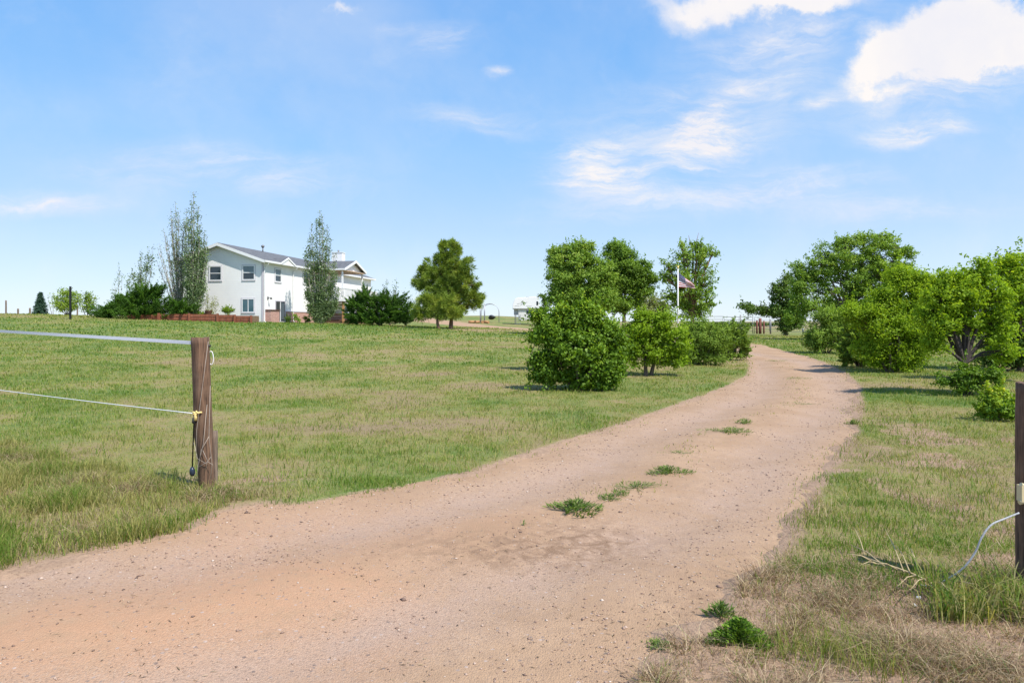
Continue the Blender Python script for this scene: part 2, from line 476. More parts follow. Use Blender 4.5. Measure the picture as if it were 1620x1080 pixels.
_pz = np.convolve(np.pad(_pz, 16, mode='edge'), _k, mode='valid')
def T(x, y):
    x = np.asarray(x, dtype=float); y = np.asarray(y, dtype=float)
    z = sst(y, 12, 60) * np.interp(x, _px, _pz)
    z = z + 1.5 * sst(y, 60, 118) * np.exp(-((x + 3) / 17.0) ** 2)
    far = sst(y, 120, 230)
    z = z * (1 - far) + far * (-0.9 + 0.5 * (fbm(x, y, 160, 2, 3) - .5))
    return z
def Tz(x, y):
    return float(T(x, y))
def hit(px, py):
    """ground point seen at a pixel of the photograph"""
    u = (px - HX) / FPX; v = (py - HY) / FPX
    D = np.concatenate([np.arange(1.5, 30, .02), np.arange(30, 130, .1)])
    zr = EYE - v * D
    i = np.argmax(zr <= T(u * D, D))
    return (u * D[i], D[i])

# road outline in plan
left_px = [(0, 905), (100, 888), (200, 868), (300, 845), (345, 815), (400, 800), (480, 802), (560, 786), (650, 772), (740, 752), (860, 712), (1000, 668), (1100, 632), (1160, 609), (1186, 594), (1190, 580), (1184, 565)]
right_px = [(1010, 1080), (1045, 1030), (1120, 975), (1150, 930), (1205, 895), (1240, 850), (1290, 770), (1345, 690), (1358, 640), (1355, 612), (1335, 590), (1300, 573), (1262, 561)]
Lp = [hit(*p) for p in left_px]; Rp = [hit(*p) for p in right_px]
far_left = [(9.6, 35.5), (6.4, 42.5), (1.6, 54), (-6.5, 70), (-12.5, 84), (-16, 100)]
far_right = [(13.6, 37.5), (9.4, 46), (4.6, 57), (-3.2, 73), (-8.8, 86), (-12.5, 100)]
poly = [(-13, 3.2)] + Lp + far_left + far_right[::-1] + Rp[::-1] + [(0.75, 2.5), (1.8, 1.9), (12, 0.8), (12, -5), (-13, -5)]
poly = np.array(poly)
def sd_poly(x, y):
    d = np.full(x.shape, 1e9); ins = np.zeros(x.shape, bool)
    n = len(poly)
    for i in range(n):
        ax, ay = poly[i]; bx, by = poly[(i + 1) % n]
        ex, ey = bx - ax, by - ay
        t = np.clip(((x - ax) * ex + (y - ay) * ey) / (ex * ex + ey * ey + 1e-12), 0, 1)
        dd = np.hypot(x - ax - t * ex, y - ay - t * ey)
        d = np.minimum(d, dd)
        c = ((ay > y) != (by > y)) & (x < ex * (y - ay) / (ey if abs(ey) > 1e-12 else 1e-12) + ax)
        ins ^= c
    return np.where(ins, d, -d)
_gx = np.arange(-14, 24, .1); _gy = np.arange(-6, 104, .1)
_GX, _GY = np.meshgrid(_gx, _gy, indexing='ij')
_SD = sd_poly(_GX, _GY)
def sd(x, y):
    x = np.asarray(x, dtype=float); y = np.asarray(y, dtype=float)
    i = np.clip((x + 14) / .1, 0, len(_gx) - 1.001); j = np.clip((y + 6) / .1, 0, len(_gy) - 1.001)
    i0 = i.astype(int); j0 = j.astype(int); fi = i - i0; fj = j - j0
    r = (_SD[i0, j0] * (1 - fi) + _SD[i0 + 1, j0] * fi) * (1 - fj) + (_SD[i0, j0 + 1] * (1 - fi) + _SD[i0 + 1, j0 + 1] * fi) * fj
    outside = (x < -14) | (x > 23.8) | (y > 103.8) | (y < -6)
    return np.where(outside, -9.0, r)
def sdn(x, y):
    """road distance with a ragged edge"""
    s_ = sd(x, y)
    return s_ + (fbm(x, y, .55, 3, 4, .65) - .5) * .48 + (fbm(x, y, 2.5, 5, 2) - .5) * .25

def green(x, y):
    """0 dry/straw .. 1 fresh green, the ground cover's own patches"""
    x = np.asarray(x, dtype=float); y = np.asarray(y, dtype=float)
    k = np.clip(y / 20, .6, 3)
    g = .55 * fbm(x, y, 1.6, 1, 4, .6) + .30 * fbm(x / 2.2, y, 3.0, 4, 3) + .25 * fbm(x / 3.0, y, 9.0, 6, 3)
    g = (g - .55) * 2.5 + .56
    # fresh green strip in front of the house and right lawn
    g = g + .35 * np.exp(-((y - 52) / 5.5) ** 2) * sst(x, -26, -19) * (1 - sst(x, -8, -3))
    g = g - .28 * np.exp(-((y - 54) / 6) ** 2) * np.exp(-((x + 2) / 6.0) ** 2)
    g = g - .15 * sst(y, 34, 56) * (1 - sst(x, -34, -26))
    # right verge: patchy, dryer close to the gate
    rv = sst(x, .5, 1.5) * (1 - sst(y, 9, 16))
    g = g + .0 * rv
    lv = (1 - sst(x, -2.2, -1.4)) * (1 - sst(y, 7.5, 9.5))
    g = g - .36 * lv + .05 * sst(y, 9, 12)
    g = g - .2 * sst(y, 110, 200)
    return np.clip(g, 0, 1)
def bare(x, y):
    """bare soil showing"""
    s_ = sd(x, y)
    b = .9 * sst(s_, -.30, .05)
    c = (x > .6) & (y < 4.6)
    b = np.maximum(b, np.where(c, .75 * sst(4.6 - y, 0, .5), 0))
    rv = sst(x, .5, 1.6) * (1 - sst(y, 9, 14))
    b = np.maximum(b, rv * sst(fbm(x, y, .9, 2, 4, .6), .55, .68) * .7)
    lv = (1 - sst(x, -2.2, -1.2)) * (1 - sst(y, 5.8, 8.5))
    b = np.maximum(b, lv * (.42 + .5 * sst(fbm(x, y, .7, 6, 4, .6), .5, .66)))
    b = np.maximum(b, .35 * sst(fbm(x, y, 1.7, 7, 4, .6), .66, .78))
    b = np.maximum(b, .75 * np.exp(-((y - 51.5) / 2.5) ** 2) * np.exp(-((x + 2.5) / 3.2) ** 2) + .0)
    return np.clip(b, 0, 1)

def axis(segs):
    o = []
    for a, b, st_ in segs:
        o += list(np.arange(a, b, st_))
    o.append(segs[-1][1])
    return np.array(o)
gx = axis([(-4000, -400, 400), (-400, -90, 20), (-90, -30, 2), (-30, -12, .6), (-12, 12, .14), (12, 30, .5), (30, 90, 2), (90, 400, 20), (400, 4000, 400)])
gy = axis([(-20, -4, 1.5), (-4, 1, .4), (1, 12, .1), (12, 30, .25), (30, 70, .6), (70, 130, 1.5), (130, 400, 10), (400, 1000, 50), (1000, 6000, 500)])
def grid_mesh(gx, gy, zf, keep=None):
    X, Y = np.meshgrid(gx, gy, indexing='ij')
    Z = zf(X, Y)
    nx, ny = len(gx), len(gy)
    idx = np.arange(nx * ny).reshape(nx, ny)
    f = np.stack([idx[:-1, :-1], idx[1:, :-1], idx[1:, 1:], idx[:-1, 1:]], -1).reshape(-1, 4)
    v = np.stack([X, Y, Z], -1).reshape(-1, 3)
    if keep is not None:
        k = keep(X, Y).reshape(-1)
        f = f[k[f].any(1)]
        used = np.unique(f)
        rm = np.full(nx * ny, -1); rm[used] = np.arange(len(used))
        f = rm[f]; v = v[used]
    return v, f
def bumps(x, y):
    near = 1 - sst(y, 30, 60)
    return near * ((fbm(x, y, 1.1, 5, 4, .55) - .5) * .07 + (fbm(x, y, .3, 2, 3) - .5) * .025)
def ground_z(x, y):
    s_ = sdn(x, y)
    return T(x, y) + bumps(x, y) * (1 - sst(s_, -.6, -.05)) + .012 - .10 * sst(s_, .03, .30)
def road_z(x, y):
    s_ = sdn(x, y); s0 = sd(x, y)
    dt = dtrack(x, y); rut = -.032 * np.exp(-((dt - .82) / .34) ** 2) + .022 * np.exp(-(dt / .35) ** 2)
    far = sst(y, 25, 45)
    tx, ty = hit(885, 862); q = (x - tx) * .83 + (y - ty) * .55; w_ = -(x - tx) * .55 + (y - ty) * .83
    rut = rut + .009 * np.sin(q * 6.28 / .085) * np.exp(-(q / .42) ** 4) * np.exp(-(w_ / .11) ** 4)
    return T(x, y) + rut + (fbm(x, y, .5, 1, 4, .6) - .5) * .022 * (1 - far) + (fbm(x, y, 2.2, 6, 2) - .5) * .03 * (1 - far) - .09 * (1 - sst(s_, -.25, .02)) + far * .03

trk = np.array([(-9.0, 2.2)] + [hit(*p) for p in ((250, 985), (600, 890), (912, 808), (1006, 772), (1057, 748), (1075, 718), (1155, 682), (1262, 630), (1262, 600), (1232, 572))] + [(8.6, 42.5), (3.2, 55.5)])
def dtrack(x, y):
    d = np.full(np.shape(x), 1e9)
    for (ax, ay), (bx, by) in zip(trk[:-1], trk[1:]):
        ex, ey = bx - ax, by - ay
        t = np.clip(((x - ax) * ex + (y - ay) * ey) / (ex * ex + ey * ey), 0, 1)
        d = np.minimum(d, np.hypot(x - ax - t * ex, y - ay - t * ey))
    return d
def m_ground():
    m, n, p = mat('lawn_soil')
    g = n.n('ShaderNodeNewGeometry'); P = g.outputs['Position']
    ag = n.n('ShaderNodeAttribute'); ag.attribute_name = 'green'
    ab = n.n('ShaderNodeAttribute'); ab.attribute_name = 'bare'
    mp1 = n.n('ShaderNodeMapping'); mp1.inputs['Scale'].default_value = (1, 1, .2); n.l(P, mp1.inputs[0])
    f1 = n.noise(mp1.outputs[0], 3.5, 7, .68, .3)
    f2 = n.noise(mp1.outputs[0], 26, 5, .7)
    f3 = n.noise(mp1.outputs[0], .35, 5, .6)
    a = n.m('ADD', ag.outputs['Fac'], n.m('MULTIPLY', n.m('SUBTRACT', f1, .5), 1.3))
    a = n.m('ADD', a, n.m('MULTIPLY', n.m('SUBTRACT', f2, .5), 1.6))
    a = n.m('ADD', a, n.m('MULTIPLY', n.m('SUBTRACT', f3, .5), .5), clamp=True)
    cr = n.n('ShaderNodeValToRGB'); el = cr.color_ramp.elements
    el[0].position = 0.05; el[0].color = (0.27, 0.20, 0.12, 1)
    el[1].position = 1; el[1].color = (0.12, 0.18, 0.045, 1)
    for p_, c in ((.35, (0.27, 0.225, 0.095, 1)), (.55, (0.215, 0.22, 0.075, 1)), (.75, (0.165, 0.205, 0.058, 1))):
        e = el.new(p_); e.color = c
    n.l(a, cr.inputs[0])
    soil = n.mix(n.ss(n.noise(P, 9, 6, .7), .35, .65), (0.31, 0.21, 0.145), (0.40, 0.272, 0.185))
    bb = n.m('ADD', ab.outputs['Fac'], n.m('MULTIPLY', n.m('SUBTRACT', f1, .5), 1.1), clamp=True)
    c = n.mix(n.ss(bb, .35, .7), cr.outputs[0], soil)
    f5 = n.noise(P, 60, 4, .75)
    c = n.mix(n.m('MULTIPLY', n.ss(f5, .52, .68), .5), c, (.12, .085, .05))
    c = n.mix(n.m('MULTIPLY', n.ss(f5, .46, .3), .35), c, (.42, .35, .22))
    n.l(c, p.inputs['Base Color']); p.inputs['Roughness'].default_value = .95
    p.inputs['Specular IOR Level'].default_value = .1
    b = n.n('ShaderNodeBump'); b.inputs['Strength'].default_value = .7; b.inputs['Distance'].default_value = .04
    n.l(n.m('ADD', f2, f1), b.inputs['Height']); n.l(b.outputs[0], p.inputs['Normal'])
    return m
def m_road():
    m, n, p = mat('pink_gravel_dirt')
    g = n.n('ShaderNodeNewGeometry'); P = g.outputs['Position']
    aw = n.n('ShaderNodeAttribute'); aw.attribute_name = 'wear'
    ao = n.n('ShaderNodeAttribute'); ao.attribute_name = 'orange'
    f1 = n.noise(P, 1.1, 7, .62, .4)
    f2 = n.noise(P, 9, 6, .7)
    f3 = n.noise(P, 70, 3, .6)
    c = n.mix(n.ss(f1, .35, .65), (0.365, 0.238, 0.146), (0.435, 0.288, 0.178))
    c = n.mix(n.m('MULTIPLY', n.ss(f2, .4, .7), .5), c, (0.30, 0.2, 0.132))
    c = n.mix(n.m('MULTIPLY', ao.outputs['Fac'], n.ss(n.m('ADD', f2, n.m('MULTIPLY', f1, .6)), .45, .9)), c, (0.445, 0.262, 0.155))
    wv = n.m('MULTIPLY', aw.outputs['Fac'], n.ss(n.m('ADD', f1, n.m('MULTIPLY', f2, .5)), .45, .95))
    c = n.mix(n.m('MULTIPLY', wv, .95), c, (0.40, 0.278, 0.205))
    # gravel grains
    vo = n.n('ShaderNodeTexVoronoi'); vo.inputs['Scale'].default_value = 125; n.l(P, vo.inputs['Vector'])
    vb = n.n('ShaderNodeTexVoronoi'); vb.inputs['Scale'].default_value = 34; n.l(P, vb.inputs['Vector'])
    sp = n.n('ShaderNodeSeparateColor'); n.l(vo.outputs['Color'], sp.inputs[0])
    sp2 = n.n('ShaderNodeSeparateColor'); n.l(vb.outputs['Color'], sp2.inputs[0])
    grain = n.mix(sp.outputs[0], (0.13, 0.09, 0.075), (0.54, 0.40, 0.29))
    gm = n.m('MULTIPLY', n.m('LESS_THAN', sp.outputs[1], .42), n.ss(n.m('ADD', f1, n.m('MULTIPLY', aw.outputs['Fac'], .5)), .35, .8))
    c = n.mix(n.m('MULTIPLY', gm, .42), c, grain)
    gm2 = n.m('MULTIPLY', n.m('LESS_THAN', sp2.outputs[1], .10), n.m('LESS_THAN', vb.outputs['Distance'], .33))
    c = n.mix(n.m('MULTIPLY', gm2, .75), c, n.mix(sp2.outputs[0], (0.12, 0.09, 0.08), (0.5, 0.4, 0.34)))
    # organic crumbs / dark damp patches with their own shape
    dk = n.ss(n.noise(P, 3.2, 8, .75, .8), .62, .74)
    c = n.mix(n.m('MULTIPLY', dk, .55), c, (0.2, 0.13, 0.082))
    c = n.mix(n.m('MULTIPLY', n.ss(n.noise(P, 1.9, 8, .72, 1.2), .55, .7), .3), c, (0.27, 0.175, 0.115))
    ad = n.n('ShaderNodeAttribute'); ad.attribute_name = 'mud'
    c = n.mix(n.m('MULTIPLY', ad.outputs['Fac'], n.ss(n.noise(P, 7, 7, .75, .5), .38, .62)), c, (0.235, 0.15, 0.095))
    n.l(c, p.inputs['Base Color']); p.inputs['Roughness'].default_value = .92
    p.inputs['Specular IOR Level'].default_value = .15
    b = n.n('ShaderNodeBump'); b.inputs['Strength'].default_value = .55; b.inputs['Distance'].default_value = .012
    h = n.m('ADD', n.m('MULTIPLY', f2, 1.5), n.m('ADD', f3, n.m('MULTIPLY', vo.outputs['Distance'], -.8)))
    n.l(h, b.inputs['Height']); n.l(b.outputs[0], p.inputs['Normal'])
    return m
v, f = grid_mesh(gx, gy, ground_z)
go = mesh_np('ground', v, f, m_ground(), smooth=True, attrs={'green': green(v[:, 0], v[:, 1]), 'bare': bare(v[:, 0], v[:, 1])})
tag(go, kind='structure')
rx_ = axis([(-14, -4, .16), (-4, 8, .07), (8, 18, .12)])
ry_ = axis([(-5, 2, .3), (2, 9, .06), (9, 20, .12), (20, 40, .25), (40, 100, .5)])
v, f = grid_mesh(rx_, ry_, road_z, keep=lambda x, y: sd(x, y) > -.5)
x, y = v[:, 0], v[:, 1]
orange = np.clip(.75 * sst(fbm(x, y, 2.4, 2, 3), .48, .66) * (1 - sst(y, 5.5, 9)) * (1 - sst(x, -.3, 1.2)) + .55 * np.exp(-((x + 2.2) / 1.2) ** 2 - ((y - 3.9) / .8) ** 2) + .7 * np.exp(-((x + 1.2) / 1.4) ** 2 - ((y - 5.2) / .9) ** 2), 0, 1)
mud = np.clip(.9 * np.exp(-((x + .05) / .8) ** 2 - ((y - 4.75) / .35) ** 2) + .8 * np.exp(-((x - .55) / .55) ** 2 - ((y - 5.1) / .45) ** 2)
              + .55 * np.exp(-((x - 1.15) / .35) ** 2 - ((y - 3.75) / .5) ** 2), 0, 1)
wear = np.exp(-((dtrack(x, y) - .85 - .15 * (fbm(x, y, 1.2, 3, 3) - .5)) / .42) ** 2)
ro = mesh_np('dirt_road', v, f, m_road(), smooth=True, attrs={'orange': orange, 'wear': wear, 'mud': mud})
tag(ro, kind='structure')

# ------------------------------------------------------------------ gravel pebbles
def gravel():
    r = np.random.RandomState(3)
    n = 60000
    D = 2.2 * (9.0 ** r.rand(n)); u = r.uniform(-.85, .85, n)
    x = u * D; y = D
    s_ = sdn(x, y)
    cl = fbm(x, y, .6, 4, 4, .6)
    edge = np.exp(-((s_ - .35) / .4) ** 2)
    pr = .07 + .7 * sst(cl, .54, .72) + .3 * edge
    k = (s_ > .02) & (r.rand(n) < pr)
    x, y = x[k], y[k]; n = len(x)
    z = road_z(x, y)
    size = .0022 + .0068 * r.rand(n) ** 4.0 + .0005 * y
    size *= np.where(r.rand(n) < .012, 2.0, 1)
    oc = np.array([[1, 0, 0], [-1, 0, 0], [0, 1, 0], [0, -1, 0], [0, 0, 1], [0, 0, -1]], float)
    of = np.array([[0, 2, 4], [2, 1, 4], [1, 3, 4], [3, 0, 4], [2, 0, 5], [1, 2, 5], [3, 1, 5], [0, 3, 5]])
    jit = 1 + .5 * (r.rand(n, 6, 1) - .5)
    sc3 = size[:, None, None] * np.stack([1 + .5 * r.rand(n), .7 + .5 * r.rand(n), .5 + .3 * r.rand(n)], -1)[:, None, :]
    vv = oc[None] * jit * sc3
    a = r.rand(n) * 6.28; c, s2 = np.cos(a)[:, None], np.sin(a)[:, None]
    vx = vv[..., 0] * c - vv[..., 1] * s2; vy = vv[..., 0] * s2 + vv[..., 1] * c
    V_ = np.stack([vx + x[:, None], vy + y[:, None], vv[..., 2] + (z + size * .2)[:, None]], -1).reshape(-1, 3)
    F_ = (of[None] + (np.arange(n) * 6)[:, None, None]).reshape(-1, 3)
    tint = np.repeat(r.rand(n), 6)
    m = leaf_mat('pebble_stone', [(0, (0.13, 0.09, 0.075)), (.25, (0.27, 0.18, 0.14)), (.75, (0.42, 0.3, 0.23)), (.95, (0.5, 0.38, 0.3)), (1, (.6, .52, .45))], 0.0, .02)
    o = mesh_np('gravel', V_, F_, m, attrs={'tint': tint})
    tag(o, 'loose pinkish and brown gravel scattered over the dirt driveway', 'gravel', kind='stuff')
gravel()
def litter():
    r = np.random.RandomState(77)
    n = 16000
    D = 2.4 * (5.0 ** r.rand(n)); x = r.uniform(-.85, .85, n) * D; y = D
    s_ = sdn(x, y); cl = fbm(x, y, .5, 7, 4, .65)
    mudp = np.exp(-((x + .05) / 1.0) ** 2 - ((y - 4.8) / .5) ** 2) + .6 * np.exp(-((x - 1.1) / .5) ** 2 - ((y - 3.8) / .6) ** 2)
    k = (s_ > -.1) & (r.rand(n) < .05 + .5 * sst(cl, .56, .7) + .5 * mudp + .5 * np.exp(-((s_ - .1) / .18) ** 2))
    x, y = x[k], y[k]; n = len(x)
    z = road_z(x, y) + .004
    a = r.rand(n) * 6.28
    al = np.stack([np.cos(a), np.sin(a), .12 * r.randn(n)], -1)
    V_ = leaf_geo(np.stack([x, y, z], -1), np.tile([0, 0, 1.], (n, 1)) + .3 * r.randn(n, 3), .008 + .045 * r.rand(n) ** 2.5, .0025 + .005 * r.rand(n) ** 2, r, along=al)
    o = mesh_np('plant_litter', V_, quads(n), leaf_mat('plant_litter', [(0, (.05, .035, .025)), (.6, (.16, .11, .07)), (.85, (.35, .27, .16)), (1, (.6, .5, .33))], .1, .0), attrs={'tint': np.repeat(r.rand(n), 4)})
    tag(o, 'dark crumbs and bits of dead straw scattered on the dirt driveway', 'litter', kind='stuff')
DEFER_LITTER = litter

# ------------------------------------------------------------------ grass blades
def blades(name, label, x, y, z, h, wd, tint, lean=.35, seed=1, category='grass', mat_=None, curl=.5):
    r = np.random.RandomState(seed)
    n = len(x)
    a = r.rand(n) * 2 * math.pi; la = r.rand(n) * 2 * math.pi
    L = lean * (.3 + r.rand(n)) * h
    dx, dy = np.cos(la) * L, np.sin(la) * L
    bx, by = np.cos(a) * wd / 2, np.sin(a) * wd / 2
    p0 = np.stack([x - bx, y - by, z - .01], -1); p1 = np.stack([x + bx, y + by, z - .01], -1)
    mx, my, mz = x + dx * .35, y + dy * .35, z + h * .6
    p2 = np.stack([mx + bx * .7, my + by * .7, mz], -1); p3 = np.stack([mx - bx * .7, my - by * .7, mz], -1)
    tipz = z + h * (1 - curl * np.minimum(L / np.maximum(h, 1e-6), 1.2) * .5)
    p4 = np.stack([x + dx * 1.1, y + dy * 1.1, tipz], -1)
    V_ = np.stack([p0, p1, p2, p3, p4], 1).reshape(-1, 3)
    b = (np.arange(n) * 5)[:, None]
    F_ = np.concatenate([b + [[0, 1, 2]], b + [[0, 2, 3]], b + [[3, 2, 4]]], 0)
    o = mesh_np(name, V_, F_, mat_ or M['grass'], attrs={'tint': np.repeat(np.clip(tint, 0, 1), 5)})
    return tag(o, label, category, kind='stuff')

def lawn():
    r = np.random.RandomState(11)
    X, Y, H, W_, TT = [], [], [], [], []
    # bands: y0,y1,density per m2,height,width
    for y0, y1, dens_, hh, ww in ((3.0, 6.5, 3000, .040, .0038), (6.5, 10, 2100, .042, .0048), (10, 15, 950, .048, .0075), (15, 23, 380, .055, .013), (23, 36, 120, .065, .026), (36, 62, 34, .08, .06)):
        xw = 1.12 * y1
        n = int((y1 - y0) * 2 * xw * dens_)
        x = r.uniform(-xw, xw, n); y = r.uniform(y0, y1, n)
        k = np.abs(x) < 1.1 * y + .6
        x, y = x[k], y[k]
        s_ = sdn(x, y)
        g = green(x, y); b = bare(x, y)
        cov = (1 - .85 * b) * (.55 + .45 * sst(g, .2, .7)) * (.5 + .7 * sst(fbm(x, y, .35, 5, 3, .6), .35, .6))
        k = (s_ < -.02) & (r.rand(len(x)) < cov)
        x, y, g = x[k], y[k], g[k]
        n = len(x)
        cl = fbm(x, y, .28, 2, 3, .6)
        h = hh * (.5 + .7 * r.rand(n)) * (.6 + 1.0 * sst(cl, .4, .75)) * (.7 + .5 * g)
        t = np.clip(g * .8 + .75 * (r.rand(n) - .5) + .3 * (cl - .5) * 2, 0, 1)
        X.append(x); Y.append(y); H.append(h); W_.append(ww * (.6 + .8 * r.rand(n))); TT.append(t)
    n = 26000
    y = 5 * (6.5 ** r.rand(n)); x = r.uniform(-.85, .85, n) * y
    k = (sdn(x, y) < -.05) & (fbm(x, y, 1.3, 3, 4, .65) > .47); x, y = x[k], y[k]; n = len(x)
    isg = r.rand(n) < .45
    X.append(x); Y.append(y); H.append(.05 + .08 * r.rand(n)); W_.append(.0025 + .00075 * y); TT.append(np.where(isg, .75 + .25 * r.rand(n), .25 * r.rand(n)))
    x, y, h, w_, t = map(np.concatenate, (X, Y, H, W_, TT))
    blades('lawn_grass', 'short mottled green and straw lawn grass across the yard', x, y, ground_z(x, y), h, w_, t, .7, 5)
lawn()

def rough_grass():
    r = np.random.RandomState(21)
    # unmown strip before the left gate post
    n = 260000
    x = r.uniform(-9, -1.0, n); y = r.uniform(3.6, 9.5, n)
    line = 6.1 + (-(x + 2.0)) * .57
    zone = sst(line + .5 * (fbm(x, y, .8, 3, 3) - .5) * 2 - y, -.35, .45)
    s_ = sdn(x, y)
    cl = fbm(x, y, .5, 6, 4, .6)
    k = (s_ < -.0) & (r.rand(n) < zone * (.12 + .9 * sst(cl, .42, .66))) & (np.abs(x) < 1.1 * y + .5)
    x, y, cl, s_, zone = x[k], y[k], cl[k], s_[k], zone[k]
    n = len(x)
    g = fbm(x, y, .9, 1, 3, .6)
    isg = r.rand(n) < sst(g, .5, .62) * .45 + .07 + .3 * np.exp(-((s_ + .2) / .25) ** 2)
    h = np.where(isg, .05 + .15 * r.rand(n), .05 + .15 * r.rand(n) ** 1.4) * (.55 + .75 * sst(cl, .4, .7)) * (.4 + .6 * zone)
    t = np.where(isg, .62 + .38 * r.rand(n), .02 + .33 * r.rand(n))
    blades('roadside_grass', 'unmown grey straw and green tussocks on the left verge below the gate post', x, y, ground_z(x, y), h, .0032 + .003 * r.rand(n), t, .75, 6)
    # bottom right: thatch of dead grass
    n = 190000
    x = r.uniform(.3, 5.5, n); y = r.uniform(1.8, 4.9, n)
    zone = sst(4.35 + .3 * (fbm(x, y, .7, 3, 3) - .5) - y, -.2, .25)
    s_ = sdn(x, y); cl = fbm(x, y, .33, 5, 4, .6)
    k = (s_ < -.02) & (r.rand(n) < zone * (.25 + .75 * sst(cl, .38, .6)))
    x2 = r.uniform(.6, 12, 150000); y2 = r.uniform(4.2, 13, 150000); b2 = bare(x2, y2); c2 = fbm(x2, y2, .33, 5, 4, .6)
    k2 = (sdn(x2, y2) < -.02) & (np.abs(x2) < .8 * y2 + .2) & (r.rand(150000) < (.15 + .6 * b2) * (.2 + .8 * sst(c2, .4, .6)) * np.clip(6 / y2, .3, 1))
    x3 = r.uniform(-9, -1.2, 260000); y3 = r.uniform(3.8, 9.2, 260000); c3 = fbm(x3, y3, .33, 5, 4, .6)
    z3 = sst(6.0 + (-(x3 + 2.0)) * .57 + .5 * (fbm(x3, y3, .8, 3, 3) - .5) * 2 - y3, -.3, .4)
    k3 = (sdn(x3, y3) < -.12) & (np.abs(x3) < .84 * y3 + .2) & (r.rand(260000) < z3 * (.25 + .6 * sst(c3, .4, .6)))
    x = np.concatenate([x[k], x2[k2], x3[k3]]); y = np.concatenate([y[k], y2[k2], y3[k3]]); cl = np.concatenate([cl[k], c2[k2], c3[k3]]); n = len(x)
    h = (.02 + .09 * r.rand(n) ** 1.5) * (.5 + sst(cl, .4, .7))
    t = np.where(r.rand(n) < .1, .6 + .4 * r.rand(n), .3 * r.rand(n) + .02)
    blades('dead_grass', 'brown thatch of dead grass in the near right corner', x, y, ground_z(x, y), h, .0022 + .0022 * r.rand(n), t, 2.2, 7,
           mat_=leaf_mat('dead_grass_blade', [(0, (0.11, 0.07, 0.05)), (.12, (0.26, 0.175, 0.115)), (.24, (0.42, 0.31, 0.19)), (.3, (0.62, 0.5, 0.33)), (.6, (0.16, 0.2, 0.06)), (1, (0.1, 0.18, 0.04))], .3, .02))
    # green tufts in that corner and on the verge
    X, Y, H, TT, WW = [], [], [], [], []
    def tuft(px, py, n, rad, h, t0=.75, wd=.004, ry=None):
        cx, cy = hit(px, py)
        a = r.randn(n) * rad; b = r.randn(n) * (ry or rad * .7)
        X.append(cx + a); Y.append(cy + b); H.append(h * (.45 + .65 * r.rand(n)))
        TT.append(np.where((r.rand(n) < .38) & (h > .115), .3 * r.rand(n), np.clip(t0 + .28 * (r.rand(n) - .5), 0, 1))); WW.append(wd * (.7 + .6 * r.rand(n)))
    for px in list(range(1485, 1645, 9)) + [1500, 1540, 1580, 1600, 1610, 1625, 1635]:
        hh_ = r.uniform(.12, .30)
        tuft(px + r.randint(-8, 8), 965 + r.randint(-28, 26), r.randint(16, 46), .05, hh_, r.uniform(.7, .95), .0075)
        tuft(px + r.randint(-8, 8), 965 + r.randint(-22, 30), 9, .06, hh_, .15, .006)
    for px, py, n, rad, h in ((1500, 950, 60, .08, .14), (1300, 1035, 160, .12, .15), (1350, 1060, 150, .12, .16), (1250, 1030, 100, .1, .13), (1210, 1040, 60, .08, .11), (1290, 990, 60, .1, .08), (1400, 1075, 90, .1, .13), (1330, 1010, 60, .1, .1)):
        tuft(px, py, n, rad, h, .68)
    # blue-green weed patches on the right verge
    for px, py, n, rad, h in ((1370, 925, 500, .2, .07), (1300, 905, 300, .12, .06), (1440, 915, 260, .12, .06), (1370, 830, 420, .22, .05), (1300, 830, 200, .15, .05), (1490, 820, 360, .25, .05), (1360, 800, 180, .1, .05),
                              (1420, 730, 300, .35, .05), (1520, 750, 250, .3, .05), (1570, 870, 260, .18, .06), (1490, 700, 250, .4, .05), (1350, 670, 90, .08, .08), (1400, 700, 200, .3, .05), (1560, 790, 200, .2, .05), (1330, 760, 200, .15, .05), (1450, 860, 300, .2, .05), (1400, 770, 240, .25, .05), (1380, 880, 300, .18, .05), (1320, 870, 200, .12, .05), (1530, 690, 200, .4, .05), (1470, 660, 200, .5, .05), (1580, 730, 240, .3, .05), (1430, 800, 240, .2, .05), (1500, 870, 200, .15, .05), (1590, 920, 200, .12, .07), (1260, 900, 120, .08, .04),
                              (100, 680, 160, .3, .06), (280, 640, 150, .3, .07), (480, 675, 200, .35, .06), (600, 690, 200, .4, .06), (620, 770, 420, .22, .05), (590, 765, 300, .2, .05), (440, 800, 150, .15, .04), (680, 640, 200, .5, .06), (560, 770, 260, .25, .05)):
        tuft(px, py, int(n * 1.15), rad * 1.15, h * 1.3 * r.uniform(.8, 1.2), r.uniform(.75, .95), .0052)
    for px, py, n, rad, h, t0 in ((255, 772, 160, .13, .17, .8), (285, 780, 160, .12, .15, .6), (300, 790, 120, .12, .12, .8), (350, 782, 140, .1, .1, .8), (372, 790, 120, .1, .08, .8), (235, 762, 120, .14, .15, .6), (210, 770, 110, .14, .16, .35), (160, 770, 130, .16, .17, .3), (120, 745, 130, .2, .17, .7), (60, 735, 130, .2, .17, .35), (20, 750, 120, .2, .18, .4), (70, 770, 160, .2, .14, .1), (150, 760, 160, .2, .14, .1), (210, 790, 160, .2, .12, .12), (130, 800, 180, .25, .13, .08), (60, 820, 180, .25, .13, .1), (90, 745, 110, .2, .16, .3),
                              (190, 800, 120, .15, .15, .25), (230, 815, 150, .14, .12, .7), (150, 830, 160, .16, .12, .3), (80, 850, 200, .16, .12, .75), (20, 870, 200, .15, .13, .8), (40, 810, 150, .2, .16, .25), (110, 800, 150, .2, .16, .2), (260, 835, 160, .15, .09, .8), (310, 820, 160, .13, .09, .85), (180, 860, 180, .15, .08, .75), (330, 775, 60, .05, .13, .75), (312, 776, 60, .05, .14, .5)):
